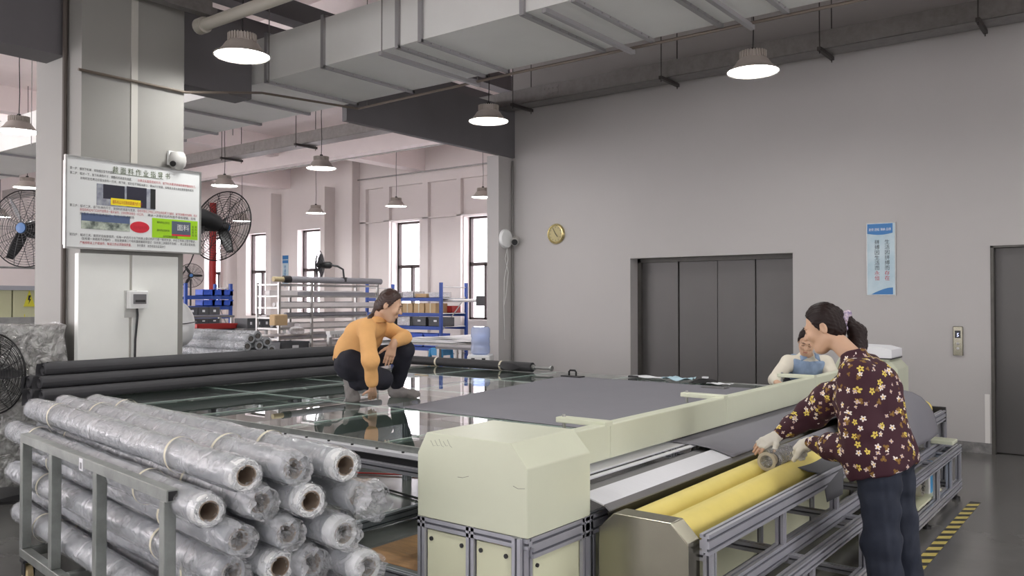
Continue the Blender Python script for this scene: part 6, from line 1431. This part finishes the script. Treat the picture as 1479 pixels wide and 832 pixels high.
# ---------------------------------------------------------------- woman beyond the beam
def woman_far():
    q = pp(1158, 540, 7.75); t = thing('person', (q.x, q.y, 0), 'woman in pale denim vest and cream top leaning over the far end of the beam', 'person')
    J = lambda px, py, Z: V3(pp(px, py, Z)); img_r = unit(V3(RT)); aw = unit(V3((FW[0], FW[1], 0))); upw = V3((0, 0, 1))
    hc = J(1166, 493, 7.5); nb = J(1165, 514, 7.66); chest = J(1163, 537, 7.74); pel = J(1160, 572, 7.95); pel[2] = 0.84
    sA, sB = J(1137, 524, 7.7), J(1193, 524, 7.66); eA, wA = J(1119, 549, 7.6), J(1121, 552, 7.42); eB, wB = J(1206, 551, 7.55), J(1185, 566, 7.35)
    fwd = unit(-aw*0.75-img_r*0.35-upw*0.42); up = unit(upw*0.9-aw*0.42)
    kA, kB, aA, aB = pel-upw*0.4-img_r*0.09-aw*0.03, pel-upw*0.4+img_r*0.09-aw*0.03, pel-img_r*0.09, pel+img_r*0.09; aA[2] = aB[2] = 0.08
    P = np.array([hc, nb, chest, pel, sA, sB, eA, wA, eB, wB, kA, kB, aA, aB]); lo = P.min(0)-0.2; hi = P.max(0)+0.2; lo[2] = 0.0
    f = Field(lo, hi, 0.007)
    f.cap(pel-img_r*0.07, pel+img_r*0.07, 0.11, 0.11, 0.04); f.cap(pel, chest, 0.1, 0.115, 0.05); f.cap(chest, nb, 0.1, 0.06, 0.04); f.cap(lerp(sA, sB, 0.1), lerp(sA, sB, 0.9), 0.06, 0.06, 0.04); f.cap(nb, hc-up*0.06-fwd*0.02, 0.05, 0.048, 0.025)
    for s_, e_, w_ in ((sA, eA, wA), (sB, eB, wB)): f.cap(s_, e_, 0.042, 0.035, 0.02); f.cap(e_, w_, 0.035, 0.024, 0.015)
    for h_, k_, a_ in ((pel-img_r*0.08, kA, aA), (pel+img_r*0.08, kB, aB)): f.cap(h_, k_, 0.08, 0.055, 0.03); f.cap(k_, a_, 0.055, 0.036, 0.02); f.cap(a_, a_-aw*0.12-upw*0.045, 0.036, 0.03, 0.02)
    hand(f, wA, unit(J(1130, 556, 7.3)-wA), upw*0.9-aw*0.2, img_r, 0.35, 0.95); hand(f, wB, unit(-aw*0.8-img_r*0.6), upw*0.9, -img_r, 0.4, 0.95)
    w, A = head(f, hc, fwd, up, 1.0); f.mesh('body', M_skin, t); face_marks(t, w)
    g = Field(lo, hi, 0.008); g.cap(lerp(sA, sB, 0.06), lerp(sA, sB, 0.94), 0.072, 0.072, 0.04); g.cap(pel+upw*0.08, chest, 0.12, 0.125, 0.05); g.cap(chest, nb, 0.11, 0.068, 0.03)
    for s_, e_, w_ in ((sA, eA, wA), (sB, eB, wB)): g.cap(s_, e_, 0.066, 0.06, 0.03); g.cap(e_, lerp(e_, w_, 0.9), 0.06, 0.042, 0.02)
    g.plane(nb+upw*0.02, upw*0.9-aw*0.2, 0.006); g.wrinkle(folds(41, 0.004)); g.mesh('cream_top', M_creamcloth, t)
    g = Field(lo, hi, 0.007); g.cap(lerp(sA, sB, 0.22), lerp(sA, sB, 0.78), 0.09, 0.09, 0.04); g.cap(pel+upw*0.06, chest, 0.14, 0.145, 0.05); g.cap(chest, nb-upw*0.02, 0.13, 0.08, 0.03)
    g.plane(lerp(sA, sB, 0.1), -img_r, 0.008); g.plane(lerp(sA, sB, 0.9), img_r, 0.008); g.plane(nb-upw*0.012, upw*0.9-aw*0.5, 0.008)
    g.cap(nb+upw*0.03-aw*0.10, chest-upw*0.02-aw*0.16, 0.035, 0.012, 0.01, cut=True); g.plane((0, 0, 0.86), (0, 0, -1)); g.wrinkle(folds(43, 0.003)); g.mesh('denim_vest', M_denim, t)
    b = MB(); l = V3(t.location)
    for sgn in (-1, 1):
        c0 = nb-aw*0.075+upw*0.01+img_r*0.03*sgn-l; b.grid(lambda u, v: tuple(c0+img_r*sgn*(0.01+0.05*u)+upw*(0.025-0.045*v-0.03*u)-aw*(0.02*(1-u)+0.03*v)), 4, 4)
    o = b.build('vest_collar', M_denim, t, True); o.modifiers.new('t', 'SOLIDIFY').thickness = 0.008
    g = Field(lo, hi, 0.009); g.cap(pel-img_r*0.07, pel+img_r*0.07, 0.125, 0.125, 0.04)
    for h_, k_, a_ in ((pel-img_r*0.08, kA, aA), (pel+img_r*0.08, kB, aB)): g.cap(h_, k_, 0.095, 0.075, 0.03); g.cap(k_, a_, 0.075, 0.06, 0.02)
    g.mesh('trousers', M_black_t, t)
    for a_ in (aA, aB):
        g = Field(a_-0.2, a_+0.2, 0.008); g.cap(a_+aw*0.02-upw*0.035, a_-aw*0.14-upw*0.045, 0.045, 0.036, 0.02); g.plane((0, 0, 0.003), (0, 0, -1)); g.mesh('shoe', M_dark, t)
    g = hairdo(w, A, 1.0, hc-0.22, hc+0.22, [w(-0.09, 0, 0.0), w(-0.12, 0, -0.03), w(-0.13, 0, -0.09)], [0.03, 0.03, 0.01], line=0.02, h=0.006); g.mesh('hair', M_hair, t)
woman_far()
